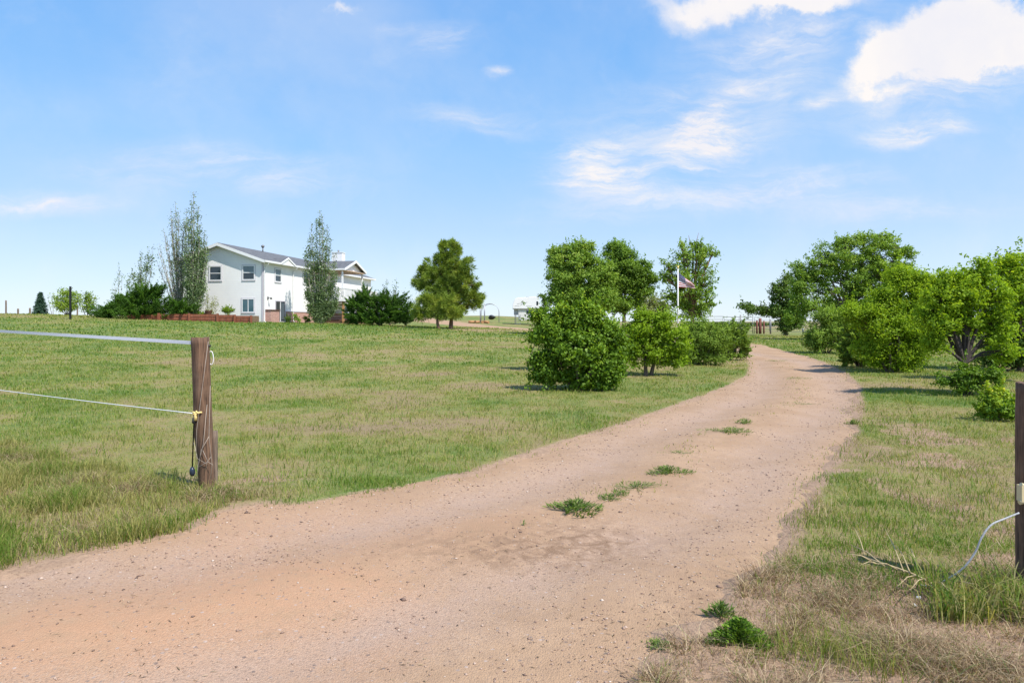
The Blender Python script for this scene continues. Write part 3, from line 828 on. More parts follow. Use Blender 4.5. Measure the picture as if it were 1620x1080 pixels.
        tuft(px, py, n, rad, h, t0, .005)
    x, y, h, t, w_ = map(np.concatenate, (X, Y, H, TT, WW))
    k = sdn(x, y) < .12
    # sparse straw and green along the middle of the drive
    n = 16000; y4 = 5.5 * (6 ** r.rand(n)); x4 = r.uniform(-.3, .6, n) * y4; d4 = dtrack(x4, y4); c4 = fbm(x4, y4, .6, 4, 4, .65)
    e4 = sdn(x4, y4)
    k4 = (e4 > .02) & (((d4 < .28) & (c4 > .53) & (y4 > 6.2)) | ((e4 < .22) & (r.rand(n) < .6)))
    n4 = int(k4.sum()); k = np.concatenate([k, np.ones(n4, bool)])
    x = np.concatenate([x, x4[k4]]); y = np.concatenate([y, y4[k4]]); h = np.concatenate([h, .015 + .035 * r.rand(n4)]); t = np.concatenate([t, r.rand(n4) * .9]); w_ = np.concatenate([w_, .003 + .0005 * y4[k4]])
    x, y, h, t, w_ = x[k], y[k], h[k], t[k], w_[k]
    blades('green_grass_clumps', 'fresh green grass clumps on both verges and around the right gate post', x, y, np.maximum(ground_z(x, y), road_z(x, y)), h, w_, t, .85, 8)
rough_grass()

# ------------------------------------------------------------------ plants
def leaf_geo(c, nrm, length, width, r, along=None, fold=.18):
    """c (n,3) centres; rhombic folded leaves"""
    n = len(c)
    nrm = nrm / np.maximum(np.linalg.norm(nrm, axis=1, keepdims=True), 1e-6)
    if along is None:
        t = r.randn(n, 3)
    else:
        t = along + .0
    if along is None:
        t = t - nrm * (t * nrm).sum(1, keepdims=True)
    t = t / np.maximum(np.linalg.norm(t, axis=1, keepdims=True), 1e-6)
    b = np.cross(nrm, t); b = b / np.maximum(np.linalg.norm(b, axis=1, keepdims=True), 1e-6)
    nn = np.cross(t, b)
    L = (length * np.ones(n))[:, None]; W_ = (width * np.ones(n))[:, None]
    v0 = c - t * L * .5; v2 = c + t * L * .5
    v1 = c + b * W_ * .5 + nn * W_ * fold - t * L * .08; v3 = c - b * W_ * .5 + nn * W_ * fold - t * L * .08
    return np.stack([v0, v1, v2, v3], 1).reshape(-1, 3)
def quads(n):
    return np.arange(n * 4).reshape(n, 4)

GRP = {}
def plant(name, label, cat, base, D, lobes, leaf=(.09, .055), n=6000, ncl=90, cr=.22, m='leaf_mid', bark='bark', trunk=.1, stems=1, style='broad',
          seed=1, fork=.3, depth=.9, group=None, twig=1.0, flat=.7, tint=(.0, 1.0), dead=None, crownname='crown', spread=.6, gap=.0, lowskip=0):
    """base: photo pixel of the foot; lobes: (cx,cy,rx,ry[,dy]) crown masses in photo pixels at distance D, with real depth"""
    r = np.random.RandomState(seed)
    k = D / FPX
    X0 = (base[0] - HX) * k; Z0 = Tz(X0, D)
    root = thing(name, label, cat, (X0, D, Z0), group=group)
    foot_z = Z0
    LB = []
    for lb in lobes:
        cx, cy, rx, ry = lb[:4]; dy = lb[4] if len(lb) > 4 else 0
        LB.append((np.array([(cx - base[0]) * k, dy, EYE + (HY - cy) * k - Z0]), np.array([rx * k, min(rx, max(ry, rx * .6)) * k * depth, ry * k])))
    wts = np.array([(l[1][0] * l[1][2]) ** .85 for l in LB]); wts /= wts.sum()
    cls, own = [], []
    for i, (c, rad) in enumerate(LB):
        q = max(3, int(round(ncl * wts[i])))
        d = r.randn(q, 3); d /= np.linalg.norm(d, axis=1, keepdims=True)
        rr = r.rand(q, 1) ** .38
        cls.append(c + d * rad * rr * .92); own += [i] * q
    cls = np.concatenate(cls); own = np.array(own)
    kk = cls[:, 2] > cr * .45 + .03
    cls, own = cls[kk], own[kk]
    zs = cls[:, 2]; ztop = zs.max()
    mb = MB()
    # --- woody part
    cen = np.average([l[0] for l in LB], axis=0, weights=wts)
    fz = ztop * fork
    feet = []
    for s_ in range(stems):
        a = 6.28 * s_ / stems + r.rand()
        off = np.array([math.cos(a), math.sin(a) * .7, 0]) * (trunk * 1.2 if stems > 1 else 0)
        tgt = np.array([cen[0] * .35, cen[1] * .35, fz]) + (np.array([math.cos(a), math.sin(a) * .7, 0]) * spread * fz if stems > 1 else 0)
        rt = trunk / (1 if stems == 1 else math.sqrt(stems) * .9)
        mid = off * .5 + tgt * .5 + r.randn(3) * .03 * fz
        mb.tube([tuple(off + [0, 0, -.08]), tuple(off + [0, 0, .04 * fz]), tuple(mid), tuple(tgt)], [rt * 1.35, rt * 1.05, rt * .88, rt * .75], 7)
        feet.append((tgt, rt))
    for i, (c, rad) in enumerate(LB):
        tgt, rt = feet[i % len(feet)] if stems <= len(LB) else min(feet, key=lambda q: np.linalg.norm(q[0][:2] - c[:2]))
        top = c + np.array([0, 0, rad[2] * .35])
        m1 = tgt + (c - tgt) * .5 + np.array([0, 0, .12 * np.linalg.norm(c - tgt)]) + r.randn(3) * .05
        r0 = rt * .72
        path = [tgt, m1, c, top]
        mb.tube([tuple(p_) for p_ in path], [r0, r0 * .62, r0 * .4, r0 * .15], 6, caps=False)
        mine = cls[own == i]
        for q in mine[:int(60 * twig)]:
            # attach to the nearest limb point that is lower
            best = None
            for t_ in (.25, .5, .75, 1.0):
                seg = t_ * 2
                pt = tgt + (m1 - tgt) * min(1, seg) if seg <= 1 else m1 + (c - m1) * (seg - 1)
                dd = np.linalg.norm(pt - q) + (.6 if pt[2] > q[2] else 0)
                if best is None or dd < best[0]: best = (dd, pt, t_)
            pt = best[1]
            mdp = (pt + q) / 2 + np.array([0, 0, .08 * np.linalg.norm(q - pt)]) + r.randn(3) * .04 * np.linalg.norm(q - pt)
            tr = max(.006 * max(1, D / 25), r0 * .22)
            mb.tube([tuple(pt), tuple(mdp), tuple(q)], [tr, tr * .7, tr * .35], 4, caps=False)
    if dead:
        for (x0, y0, x1, y1, rr_) in dead:
            p0 = np.array([(x0 - base[0]) * k, 0, EYE + (HY - y0) * k - Z0]); p1 = np.array([(x1 - base[0]) * k, .1, EYE + (HY - y1) * k - Z0])
            mb.tube([tuple(p0), tuple((p0 + p1) / 2 + r.randn(3) * .05), tuple(p1)], [rr_, rr_ * .7, rr_ * .3], 5)
    mb.build('trunk', M[bark], root)
    # --- leaves
    ct = r.rand(len(cls))
    csz = cr * (.45 + 1.0 * r.rand(len(cls)))
    pw = csz ** 1.6; pw = pw / pw.sum()
    per = np.maximum(1, n * pw * (.6 + .8 * r.rand(len(cls)))).astype(int)
    idx = np.repeat(np.arange(len(cls)), per)
    nn = len(idx)
    cc = cls[idx]
    g = r.randn(nn, 3)
    g /= np.linalg.norm(g, axis=1, keepdims=True)
    rad = r.rand(nn, 1) ** .5
    crr = csz[idx][:, None] * np.where(r.rand(nn, 1) < .14, 1.55, 1)
    outw = cls - np.array([LB[i][0] for i in own]); outw = outw / np.maximum(np.linalg.norm(outw, axis=1, keepdims=True), .05)
    if style in ('broad', 'weep'):
        off = g * rad * crr * np.array([1, 1, flat])
        if style == 'weep':
            off[:, 2] -= (off[:, 0] ** 2 + off[:, 1] ** 2) / np.maximum(crr[:, 0], .01) * .6
        pos = cc + off
        nrm = r.randn(nn, 3) * .75 + g * .5 + outw[idx] * .5 + np.array([.0, 0, .55])
        ns = int(len(cls) * (.4 if D < 30 else .6))
        pick = r.choice(len(cls), ns, replace=False)
        ol = outw[pick] * 1.0 + r.randn(ns, 3) * .35 + np.array([0, 0, .55]); ol /= np.linalg.norm(ol, axis=1, keepdims=True)
        q_ = 12; tt0 = r.rand(ns, q_, 1)
        sp_ = (cls[pick][:, None] + ol[:, None] * (cr * (.5 + (2.0 if D < 30 else 1.15) * tt0 * (.5 + r.rand(ns, 1, 1)))) + r.randn(ns, q_, 3) * cr * .13).reshape(-1, 3)
        pos = np.concatenate([pos, sp_]); nrm = np.concatenate([nrm, r.randn(ns * q_, 3) + [0, 0, .4]]); idx = np.concatenate([idx, np.repeat(pick, q_)]); nn = len(pos)
        V_ = leaf_geo(pos, nrm, leaf[0] * (.65 + .7 * r.rand(nn)), leaf[1] * (.65 + .7 * r.rand(nn)), r)
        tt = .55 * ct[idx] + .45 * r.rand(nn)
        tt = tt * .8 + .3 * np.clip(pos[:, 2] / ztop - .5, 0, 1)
    elif style == 'needle':
        pos = cc + g * crr * (.35 + .5 * rad)
        V_ = leaf_geo(pos, r.randn(nn, 3), leaf[0] * (.7 + .6 * r.rand(nn)), leaf[1], r, along=g + outw[idx] * .35 + np.array([0, 0, .25]))
        tt = .6 * ct[idx] + .4 * r.rand(nn)
    elif style == 'spray':
        d = outw[idx] * 1.0 + np.array([0, 0, .45]) + .55 * r.randn(nn, 3)
        d /= np.linalg.norm(d, axis=1, keepdims=True)
        pd = outw[idx] + np.array([0, 0, .5]); pd /= np.linalg.norm(pd, axis=1, keepdims=True)
        s1 = r.rand(nn, 1)
        pos = cc + pd * crr * (s1 * 1.35 - .5) + g * crr * .42 * (1.1 - s1)
        V_ = leaf_geo(pos, r.randn(nn, 3) + np.array([0, 0, .8]), leaf[0] * (.6 + .8 * r.rand(nn)), leaf[1], r, along=d)
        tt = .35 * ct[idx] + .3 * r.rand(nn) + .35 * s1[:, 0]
    zmin = V_[:, 2].reshape(-1, 4).min(1)
    xw = V_[:, 0].reshape(-1, 4).mean(1)
    ok = zmin > .005
    V_ = V_.reshape(-1, 4, 3)[ok].reshape(-1, 3)
    tt = tint[0] + (tint[1] - tint[0]) * np.clip(tt[ok], 0, 1)
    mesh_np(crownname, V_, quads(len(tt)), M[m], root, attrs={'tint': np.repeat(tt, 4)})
    return root

def poplar(name, label, base, D, stems, leaf=(.1, .07), per=160, m='leaf_silver', bark='bark_pale', seed=1, rad=.05, side=6, group=None, lo=.18, spreadl=.16, cat='tree', tint=(0, 1), bow_=.9, twk=1.0):
    """upright clump: stems = [(top px, top py, leafiness)]"""
    r = np.random.RandomState(seed)
    k = D / FPX
    X0 = (base[0] - HX) * k; Z0 = Tz(X0, D)
    root = thing(name, label, cat, (X0, D, Z0), group=group)
    mb = MB(); P_, TTt = [], []
    for (tx, ty, lf) in stems:
        top = np.array([(tx - base[0]) * k, r.uniform(-.5, .5) * .6, EYE + (HY - ty) * k - Z0])
        h = top[2]
        b0 = np.array([r.uniform(-.12, .12), r.uniform(-.1, .1), -.1])
        def pt(t):
            q = b0 + (top - b0) * t
            bow = (1 - t) * t
            q = q.copy(); q[0] += top[0] * bow * bow_; q[1] += top[1] * bow * bow_
            return q
        ts = [0, .2, .4, .6, .8, 1]
        r0 = rad * (.5 + .6 * h / 8)
        mb.tube([tuple(pt(t) + (r.randn(3) * .02 if 0 < t < 1 else 0)) for t in ts], [r0 * (1 - .88 * t) for t in ts], 5, caps=False)
        for j in range(side):
            t0 = r.uniform(lo * .8, .9)
            p0 = pt(t0)
            ln = (.25 + .55 * (1 - t0)) * r.uniform(.6, 1.2) * (h / 6)
            a = r.rand() * 6.28
            e = p0 + np.array([math.cos(a) * ln * .34, math.sin(a) * ln * .34, ln])
            mb.tube([tuple(p0), tuple((p0 + e) / 2 + np.array([math.cos(a), math.sin(a), 0]) * ln * .06), tuple(e)], [r0 * .3, r0 * .2, r0 * .08], 4, caps=False)
            m_ = int(per * lf / side)
            tt = r.rand(m_, 1) ** .8
            P_.append(p0 + (e - p0) * tt + r.randn(m_, 3) * np.array([spreadl, spreadl, .15]) * .8); TTt.append(r.rand() * .5 + .5 * r.rand(m_))
        m_ = int(per * lf * .7)
        t = lo + (1 - lo) * r.rand(m_)
        P_.append(np.array([pt(q) for q in t]) + r.randn(m_, 3) * np.array([spreadl, spreadl, .15]) * (1.15 - t[:, None] * .6) if m_ else np.zeros((0, 3))); TTt.append(r.rand(m_))
    mb.build('trunk', M[bark], root)
    P_ = np.concatenate(P_); tt = np.concatenate(TTt)
    ok = P_[:, 2] > .08; P_ = P_[ok]; tt = tt[ok]
    n = len(P_)
    V_ = leaf_geo(P_, r.randn(n, 3) + [0, 0, .2], leaf[0] * (.6 + .8 * r.rand(n)), leaf[1] * (.6 + .8 * r.rand(n)), r)
    mesh_np('crown', V_, quads(n), M[m], root, attrs={'tint': np.repeat(tint[0] + (tint[1] - tint[0]) * tt, 4)})
    return root

# --- left group
def spruce(name, label, base, D, top, halfw, seed=1):
    r = np.random.RandomState(seed); k = D / FPX
    X0 = (base[0] - HX) * k; Z0 = Tz(X0, D); h = EYE + (HY - top) * k - Z0; w_ = halfw * k
    root = thing(name, label, 'tree', (X0, D, Z0))
    mb = MB().tube([(0, 0, -.1), (0, 0, h * .5), (0, 0, h * .97)], [.09, .05, .01], 6)
    P_, A_ = [], []
    nb = 120
    for j in range(nb):
        t = .07 + .93 * j / nb; a = j * 2.4 + r.rand(); L = w_ * (1 - t) ** .85 * r.uniform(.75, 1.1) + .06
        z0 = h * t; d = np.array([math.cos(a), math.sin(a), .02 - .25 * (1 - t)]);
        e = np.array([0, 0, z0]) + d * L
        mb.tube([(0, 0, z0), tuple(e)], [.015, .004], 4, caps=False)
        m_ = int(26 + 60 * L)
        s_ = r.rand(m_, 1) ** .7
        P_.append(np.array([0, 0, z0]) + d * L * s_ + r.randn(m_, 3) * [.06, .06, .05]); A_.append(np.tile(d, (m_, 1)) + r.randn(m_, 3) * .6)
    mb.build('trunk', M['bark'], root)
    P_ = np.concatenate(P_); A_ = np.concatenate(A_); n = len(P_)
    V_ = leaf_geo(P_, r.randn(n, 3), .16, .045, r, along=A_)
    mesh_np('crown', V_, quads(n), M['needle_spruce'], root, attrs={'tint': np.repeat(r.rand(n), 4)})
spruce('spruce_tree', 'small blue-green cone-shaped spruce on the far left skyline', (64, 497), 66, 463, 12, 4)

poplar('leafy_tree', 'yellow-green multi-stem tree just behind the black pole', (106, 499), 63,
       [(84, 463, .5), (92, 468, .7), (99, 457, 1.2), (104, 455, 1.4), (110, 459, 1.0), (118, 461, .8), (125, 466, .7), (96, 478, .8), (116, 474, .8)], leaf=(.15, .1), per=220, m='leaf_olive', bark='bark', seed=3, rad=.055, spreadl=.28, lo=.35, tint=(.3, 1))
poplar('leafy_tree', 'slim dark-stemmed little tree between the black pole and the long juniper', (137, 498), 64,
       [(133, 466, .8), (138, 461, 1.0), (143, 468, .8), (152, 469, .6), (128, 472, .5)], leaf=(.15, .09), per=190, m='leaf_olive', bark='bark', seed=4, rad=.06, spreadl=.22, lo=.35)
poplar('sapling', 'bare thin sapling right of the spruce on the skyline', (82, 497), 66, [(78, 466, .2), (83, 470, .3)], leaf=(.12, .08), per=60, m='leaf_olive', bark='bark', seed=5, rad=.04, spreadl=.15, lo=.4, side=3)
poplar('poplar_tree', 'thin wispy young poplar rising behind the left end of the long juniper', (186, 496), 64, [(186, 415, .6), (181, 440, .25), (192, 432, .4), (176, 452, .2), (199, 447, .25)], leaf=(.13, .09), per=110, seed=6, rad=.04, spreadl=.16, side=4)
poplar('poplar_tree', 'medium wispy poplar between the thin young poplar and the tall silver one', (222, 496), 63,
       [(212, 425, .8), (220, 405, 1), (226, 398, 1), (234, 390, 1), (240, 388, .8), (216, 440, .7), (206, 436, .6), (230, 420, .8)], leaf=(.13, .09), per=260, seed=7, rad=.045, spreadl=.24)
poplar('poplar_tree', 'tall silver-stemmed half bare poplar left of the white house', (284, 498), 57,
       [(268, 345, .35), (262, 372, .2), (254, 385, .15), (248, 392, .15), (278, 320, .5), (284, 335, .45), (290, 350, .5), (272, 330, .4), (258, 360, .2), (245, 410, .15), (294, 330, .6), (280, 370, .3), (265, 400, .2), (288, 390, .4)],
       leaf=(.11, .07), per=520, seed=8, rad=.06, side=42, spreadl=.2, bow_=.1)
poplar('poplar_tree', 'tall green leafy poplar against the left edge of the white house', (304, 500), 56,
       [(309, 304, 1), (305, 318, .9), (313, 325, 1), (300, 345, .9), (318, 355, .8), (324, 365, .7), (296, 375, .8), (322, 400, 1), (328, 372, .4), (310, 380, 1.1), (300, 410, 1.2), (318, 430, 1.3), (292, 420, .9), (308, 450, 1.3), (324, 440, .8), (298, 460, 1)],
       leaf=(.12, .08), per=620, seed=9, rad=.075, side=10, spreadl=.22, tint=(0, 1))
plant('juniper_shrub', 'wide dark spreading juniper left of the house behind the red timber bed', 'shrub', (222, 505), 55.5,
      [(222, 482, 48, 18), (185, 490, 40, 13), (260, 488, 45, 16), (228, 465, 30, 13), (160, 492, 17, 9), (242, 462, 22, 12), (290, 488, 25, 14), (200, 480, 25, 14), (225, 494, 75, 10), (165, 497, 24, 7), (205, 472, 25, 10)],
      leaf=(.13, .04), n=90000, ncl=480, cr=.45, m='needle_juniper', trunk=.12, stems=4, style='spray', seed=12, fork=.25, twig=.3, depth=.8)
# shrubs in the raised bed
poplar('potted_shrub', 'yellow-green spindly shrub in a brown pot by the house gable', (332, 497), 56.2,
       [(326, 466, .8), (331, 461, .9), (336, 468, 1), (341, 472, .8), (322, 473, .7), (344, 476, .6), (338, 478, 1)], leaf=(.1, .06), per=80, m='leaf_pale', bark='bark', seed=13, rad=.02, spreadl=.12, lo=.25, cat='shrub')
plant('round_shrub', 'small round green shrub in the bed under the gable windows', 'shrub', (361, 500), 56.2, [(361, 491, 9, 7)], leaf=(.09, .06), n=1500, ncl=30, cr=.16, m='leaf_lilac', trunk=.03, stems=3, seed=14, twig=.3)
plant('low_shrub', 'low lime shrub at the foot of the green poplar', 'shrub', (314, 501), 56, [(314, 496, 8, 4), (322, 497, 5, 3)], leaf=(.09, .06), n=700, ncl=20, cr=.14, m='leaf_bright', trunk=.02, stems=3, seed=15, twig=.3)

# ------------------------------------------------------------------ house
AX, AY = -21.1, 57.8
dl = Vector((.155, .988, 0)).normalized()
ang_h = math.atan2(dl.x, dl.y)             # clockwise turn from +Y
GZ = Tz(AX, AY) + .0
HR = thing('white_house', 'two-storey white clapboard house with grey gable roof, side porch and deck', 'house', (AX, AY, GZ), -ang_h)
# local frame: +y along the long right wall, -x along the gable, z up from the ground
def gab(px, py):
    u = (px - HX) / FPX
    t = (AX - u * AY) / (dl.y + u * dl.x * 1.0)        # A + (-dl.y, dl.x)*t
    D = AY + dl.x * t
    return -t, EYE + (HY - py) / FPX * D - GZ
def side(px, py, off=0.0):
    u = (px - HX) / FPX
    ax, ay = AX + off * dl.y, AY - off * dl.x
    s_ = (ax - u * ay) / (u * dl.y - dl.x)
    D = ay + dl.y * s_
    return s_, EYE + (HY - py) / FPX * D - GZ
HW, HL = 7.9, 25.5
WT, RT = 5.24, 6.62
xr = -HW / 2
mb = MB()
mb.prism([(0, -.4), (0, WT), (xr, RT), (-HW, WT), (-HW, -.4)], 0, HL)
mb.build('wall', M['siding'], HR)
# roof: two slabs with overhang
OV, OVG, TH = .38, .42, .14
sl_ = (RT - WT) / (HW / 2)
def roof_slab(x_in, z_in, x_out, z_out, y0, y1, th):
    m_ = MB()
    m_.prism([(x_in, z_in), (x_out, z_out), (x_out, z_out + th), (x_in, z_in + th)], y0, y1)
    return m_
zr = RT + .02
rf = MB()
for sgn in (1, -1):
    xo = xr + sgn * (HW / 2 + OV); zo = zr - sl_ * (HW / 2 + OV)
    pts = [(xr, zr + .03), (xo, zo + .03), (xo, zo + TH), (xr, zr + TH + .03)]
    if sgn < 0: pts = pts[::-1]
    rf.prism(pts, -OVG + .03, HL + OVG)
roof = rf.build('roof', M['shingle'], HR)
# rake boards + fascia
rk = MB()
for sgn in (1, -1):
    xo = xr + sgn * (HW / 2 + OV + .02); zo = zr - sl_ * (HW / 2 + OV)
    pts = [(xr, zr - .12), (xo, zo - .12), (xo, zo + TH - .02), (xr, zr + TH)]
    if sgn < 0: pts = pts[::-1]
    rk.prism(pts, -OVG - .03, -OVG + .027)
rk.build('rake_board', M['white'], HR)
so_ = MB()
for sgn in (1, -1):
    xi = xr + sgn * (HW / 2 + .004); xo = xr + sgn * (HW / 2 + OV); zo = zr - sl_ * (HW / 2 + OV)
    x0, x1 = sorted((xi, xo)); so_.box(x0, x1, -OVG + .03, HL + OVG, zo - .06, zo - .02)
so_.build('soffit', M['white'], HR)
gt = MB()
zo = zr - sl_ * (HW / 2 + OV)
gt.box(OV + .003, OV + .11, -OVG - .03, HL + OVG, zo - .04, zo + .12)
gt.box(-HW - OV - .11, -HW - OV - .003, -OVG - .03, HL + OVG, zo - .04, zo + .12)
gt.build('gutter', M['white'], HR)
for sy in (.16, None):
    if sy is None: sy = side(463, 430)[0]
    MB().tube([(OV + .06, sy, zo - .02), (OV + .04, sy, zo - .16), (.09, sy, zo - .42), (.07, sy, zo - .6), (.07, sy, .1), (.22, sy, .03)], .045, 6).build('downspout', M['white'], HR)
MB().box(-.10, .028, -.028, .10, .0, WT).build('corner_trim', M['trim_mauve'], HR)

def window(face, p0, p1, mode='double', glassm=('glass', 'glass'), name='window'):
    """p0,p1: photo pixels of the frame's top-left and bottom-right"""
    fn = gab if face == 'gable' else side
    a0, z1 = fn(*p0); a1, z0 = fn(*p1)
    a0, a1 = min(a0, a1), max(a0, a1)
    za, zb = min(z0, z1), max(z0, z1)
    w_ = .085
    def box(mb_, u0, u1, d0, d1, q0, q1):
        if face == 'gable': mb_.box(u0, u1, -d1, -d0, q0, q1)
        else: mb_.box(d0, d1, u0, u1, q0, q1)
    tr = MB()
    t_ = .05
    box(tr, a0 - t_, a1 + t_, .002, .03, zb, zb + t_)
    box(tr, a0 - t_, a1 + t_, .002, .05, za - t_ * 1.4, za)
    box(tr, a0 - t_, a0, .002, .03, za, zb); box(tr, a1, a1 + t_, .002, .03, za, zb)
    win = tr.build(name, M['trim_mauve'], HR)
    fr = MB()
    box(fr, a0, a1, .002, .045, zb - w_, zb); box(fr, a0, a1, .002, .045, za, za + w_)
    box(fr, a0, a0 + w_, .002, .045, za + w_, zb - w_); box(fr, a1 - w_, a1, .002, .045, za + w_, zb - w_)
    zm = (za + zb) / 2; am = (a0 + a1) / 2
    if mode == 'double': box(fr, a0 + w_, a1 - w_, .002, .038, zm - .03, zm + .03)
    else: box(fr, am - .03, am + .03, .002, .038, za + w_, zb - w_)
    fr.build('frame', M['white'], win)
    if mode == 'double':
        for q0, q1, g_ in ((zm + .03, zb - w_, glassm[0]), (za + w_, zm - .03, glassm[1])):
            b = MB(); box(b, a0 + w_, a1 - w_, .002, .015, q0, q1); b.build('pane', M[g_], win)
    else:
        for q0, q1, g_ in ((a0 + w_, am - .03, glassm[0]), (am + .03, a1 - w_, glassm[1])):
            b = MB(); box(b, q0, q1, .002, .015, za + w_, zb - w_); b.build('pane', M[g_], win)
    return a0, a1, za, zb
window('gable', (331, 420.5), (351, 444), 'double', ('glass', 'glass'))
window('gable', (383.5, 419.5), (403.5, 443), 'double', ('glass_grey', 'glass'))
window('gable', (382.5, 472), (403, 494.5), 'slide', ('glass_teal', 'glass_teal'))
window('side', (434.5, 424), (444.5, 447), 'double', ('glass_grey', 'glass'))
window('side', (479, 430.5), (487.5, 450), 'double', ('glass_grey', 'glass'))
# siding behind gable windows is real: sliding door
d0, dz1 = side(435, 475); d1, _ = side(451, 475); dz0 = .06
fr = MB(); w_ = .09
fr.box(.002, .06, d0, d0 + w_, dz0, dz1); fr.box(.002, .06, d1 - w_, d1, dz0, dz1)
fr.box(.002, .06, d0 + w_, d1 - w_, dz1 - w_, dz1); fr.box(.002, .06, d0 + w_, d1 - w_, dz0, dz0 + .05)
dm = (d0 + d1) / 2
door = fr.build('sliding_door', M['trim_mauve'], HR)
MB().box(.002, .045, dm - .04, dm + .04, dz0 + .05, dz1 - w_).build('frame', M['white'], door)
MB().box(.002, .012, d0 + w_, dm - .04, dz0 + .05, dz1 - w_).build('pane', M['interior'], door)
MB().box(.002, .03, dm + .04, d1 - w_, dz0 + .05, dz1 - w_).build('pane', M['glass'], door)
MB().box(.046, .09, dm - .02, dm, 1.0, 1.2).build('handle', M['grey_metal'], door)
# brick base
s2, bt = side(453, 492)
bw = MB(); bw.box(.002, .09, d1 + .06, HL - 2, -.4, bt - .07); bw.build('brick_base', M['brick'], HR)
MB().box(.002, .13, d1 + .05, HL - 2, bt - .066, bt).build('brick_cap', M['trim_mauve'], HR)
bt2 = bt + .08
MB().box(.002, .55, .32, d0 - .25, -.4, bt2 - .1).build('brick_pier', M['brick'], HR)
MB().box(.0, .60, .27, d0 - .2, bt2 - .097, bt2).build('brick_cap', M['deck_brown'], HR)
# wall lamp
ls, lz = side(423.5, 471.5)
lamp = MB().box(.002, .05, ls - .07, ls + .07, lz - .12, lz + .12).build('wall_lamp', M['black'], HR)
MB().tube([(.05, ls, lz), (.16, ls, lz + .05), (.3, ls + .02, lz)], .02, 6).build('arm', M['black'], lamp)
MB().tube([(.3, ls + .02, lz + .06), (.3, ls + .02, lz - .0), (.3, ls + .02, lz - .1)], [.03, .08, .09], 8).build('lamp_shade', M['black'], lamp)
# little cross gable above the side window
g0, _ = side(437, 415); g1, _ = side(459, 420)
gm_ = (g0 + g1) / 2; gz = zo + .06
dm_ = MB()
xo = OV + .10; pk = .52
hwid = (g1 - g0) / 2
Mx = []
# two small slabs running back to the main roof
back = -2.2
for sgn in (1, -1):
    e = gm_ + sgn * hwid
    A = (xo, gm_, gz + pk); B = (xo, e, gz - .02); C_ = (xo - .35, e, gz - .02 + .02); Dk = (back, gm_, gz + pk)
    vs = [A, B, C_, Dk]
    up = [(a, b, c + .1) for a, b, c in vs]
    fs = [(0, 1, 2, 3), (7, 6, 5, 4), (0, 4, 5, 1), (1, 5, 6, 2), (2, 6, 7, 3), (3, 7, 4, 0)]
    dm_.add(vs + up, fs)
cg = dm_.build('eave_gable', M['shingle'], HR)
MB().add([(xo - .01, g0 + .1, gz - .02), (xo - .01, g1 - .1, gz - .02), (xo - .01, gm_, gz + pk - .05), (xo - .05, g0 + .1, gz - .02), (xo - .05, g1 - .1, gz - .02), (xo - .05, gm_, gz + pk - .05)],
         [(0, 1, 2), (5, 4, 3), (0, 3, 4, 1), (1, 4, 5, 2), (2, 5, 3, 0)]).build('gable_panel', M['siding'], cg)
rb = MB()
for sgn in (1, -1):
    e = gm_ + sgn * (hwid + .05)
    a = Vector((xo, gm_, gz + pk)); b = Vector((xo, e, gz - .03))
    vs = [(a.x + .001, a.y, a.z - .05), (b.x + .001, b.y, b.z - .05), (b.x + .001, b.y, b.z + .1), (a.x + .001, a.y, a.z + .11)]
    vs2 = [(p_[0] + .05, p_[1], p_[2]) for p_ in vs]
    rb.add(vs + vs2, [(0, 1, 2, 3), (7, 6, 5, 4), (0, 4, 5, 1), (1, 5, 6, 2), (2, 6, 7, 3), (3, 7, 4, 0)])
rb.build('rake_board', M['white'], cg)
# chimney and vent
def loc(X, D):
    v_ = Vector((X - AX, D - AY, 0)); return v_.x * dl.y - v_.y * dl.x, v_.x * dl.x + v_.y * dl.y
cx_, cy_ = loc((535.5 - HX) / FPX * 79, 79)
cw = .62; ctop = EYE + (HY - 400.5) / FPX * 79 - GZ
ch = MB().box(cx_ - cw, cx_ + cw, cy_ - .45, cy_ + .45, 5.2, ctop).build('chimney', M['siding'], roof)
MB().box(cx_ - cw - .05, cx_ + cw + .05, cy_ - .5, cy_ + .5, ctop, ctop + .08).build('chimney_cap', M['white'], roof)
MB().tube([(cx_, cy_, ctop + .08), (cx_, cy_, ctop + .35)], .1, 8).build('flue', M['vent'], roof)
vy = 6.6
vt = MB().tube([(xr + .3, vy, zr - .1), (xr + .3, vy, zr + .5)], .06, 8)
vt.tube([(xr + .3, vy, zr + .45), (xr + .3, vy, zr + .58), (xr + .3, vy, zr + .68), (xr + .3, vy, zr + .72)], [.1, .17, .12, .02], 10)
vt.build('roof_vent', M['vent'], roof)
# porch roof: cross gable projecting to the right, ridge along local x
PJ = 3.6
pm = loc((563 - HX) / FPX * 68.8, 68.8)[1]
PW = 2.75; pzo = zo; ppk = pzo + .95
pr = MB()
for sgn in (1, -1):
    e = pm + sgn * PW
    vs = [(PJ, pm, ppk), (PJ, e, pzo), (-.2, e, pzo), (-3.0, pm, ppk)]
    up = [(a, b, c + .12) for a, b, c in vs]
    pr.add(vs + up, [(0, 1, 2, 3), (7, 6, 5, 4), (0, 4, 5, 1), (1, 5, 6, 2), (2, 6, 7, 3), (3, 7, 4, 0)])
pr.build('porch_roof', M['shingle'], HR)
pk_ = MB()
for sgn in (1, -1):
    vs = [(PJ + .002, pm, ppk - .1), (PJ + .002, pm + sgn * (PW + .06), pzo - .1), (PJ + .002, pm + sgn * (PW + .06), pzo + .12), (PJ + .002, pm, ppk + .13)]
    vs2 = [(p_[0] + .06, p_[1], p_[2]) for p_ in vs]
    pk_.add(vs + vs2, [(0, 1, 2, 3), (7, 6, 5, 4), (0, 4, 5, 1), (1, 5, 6, 2), (2, 6, 7, 3), (3, 7, 4, 0)])
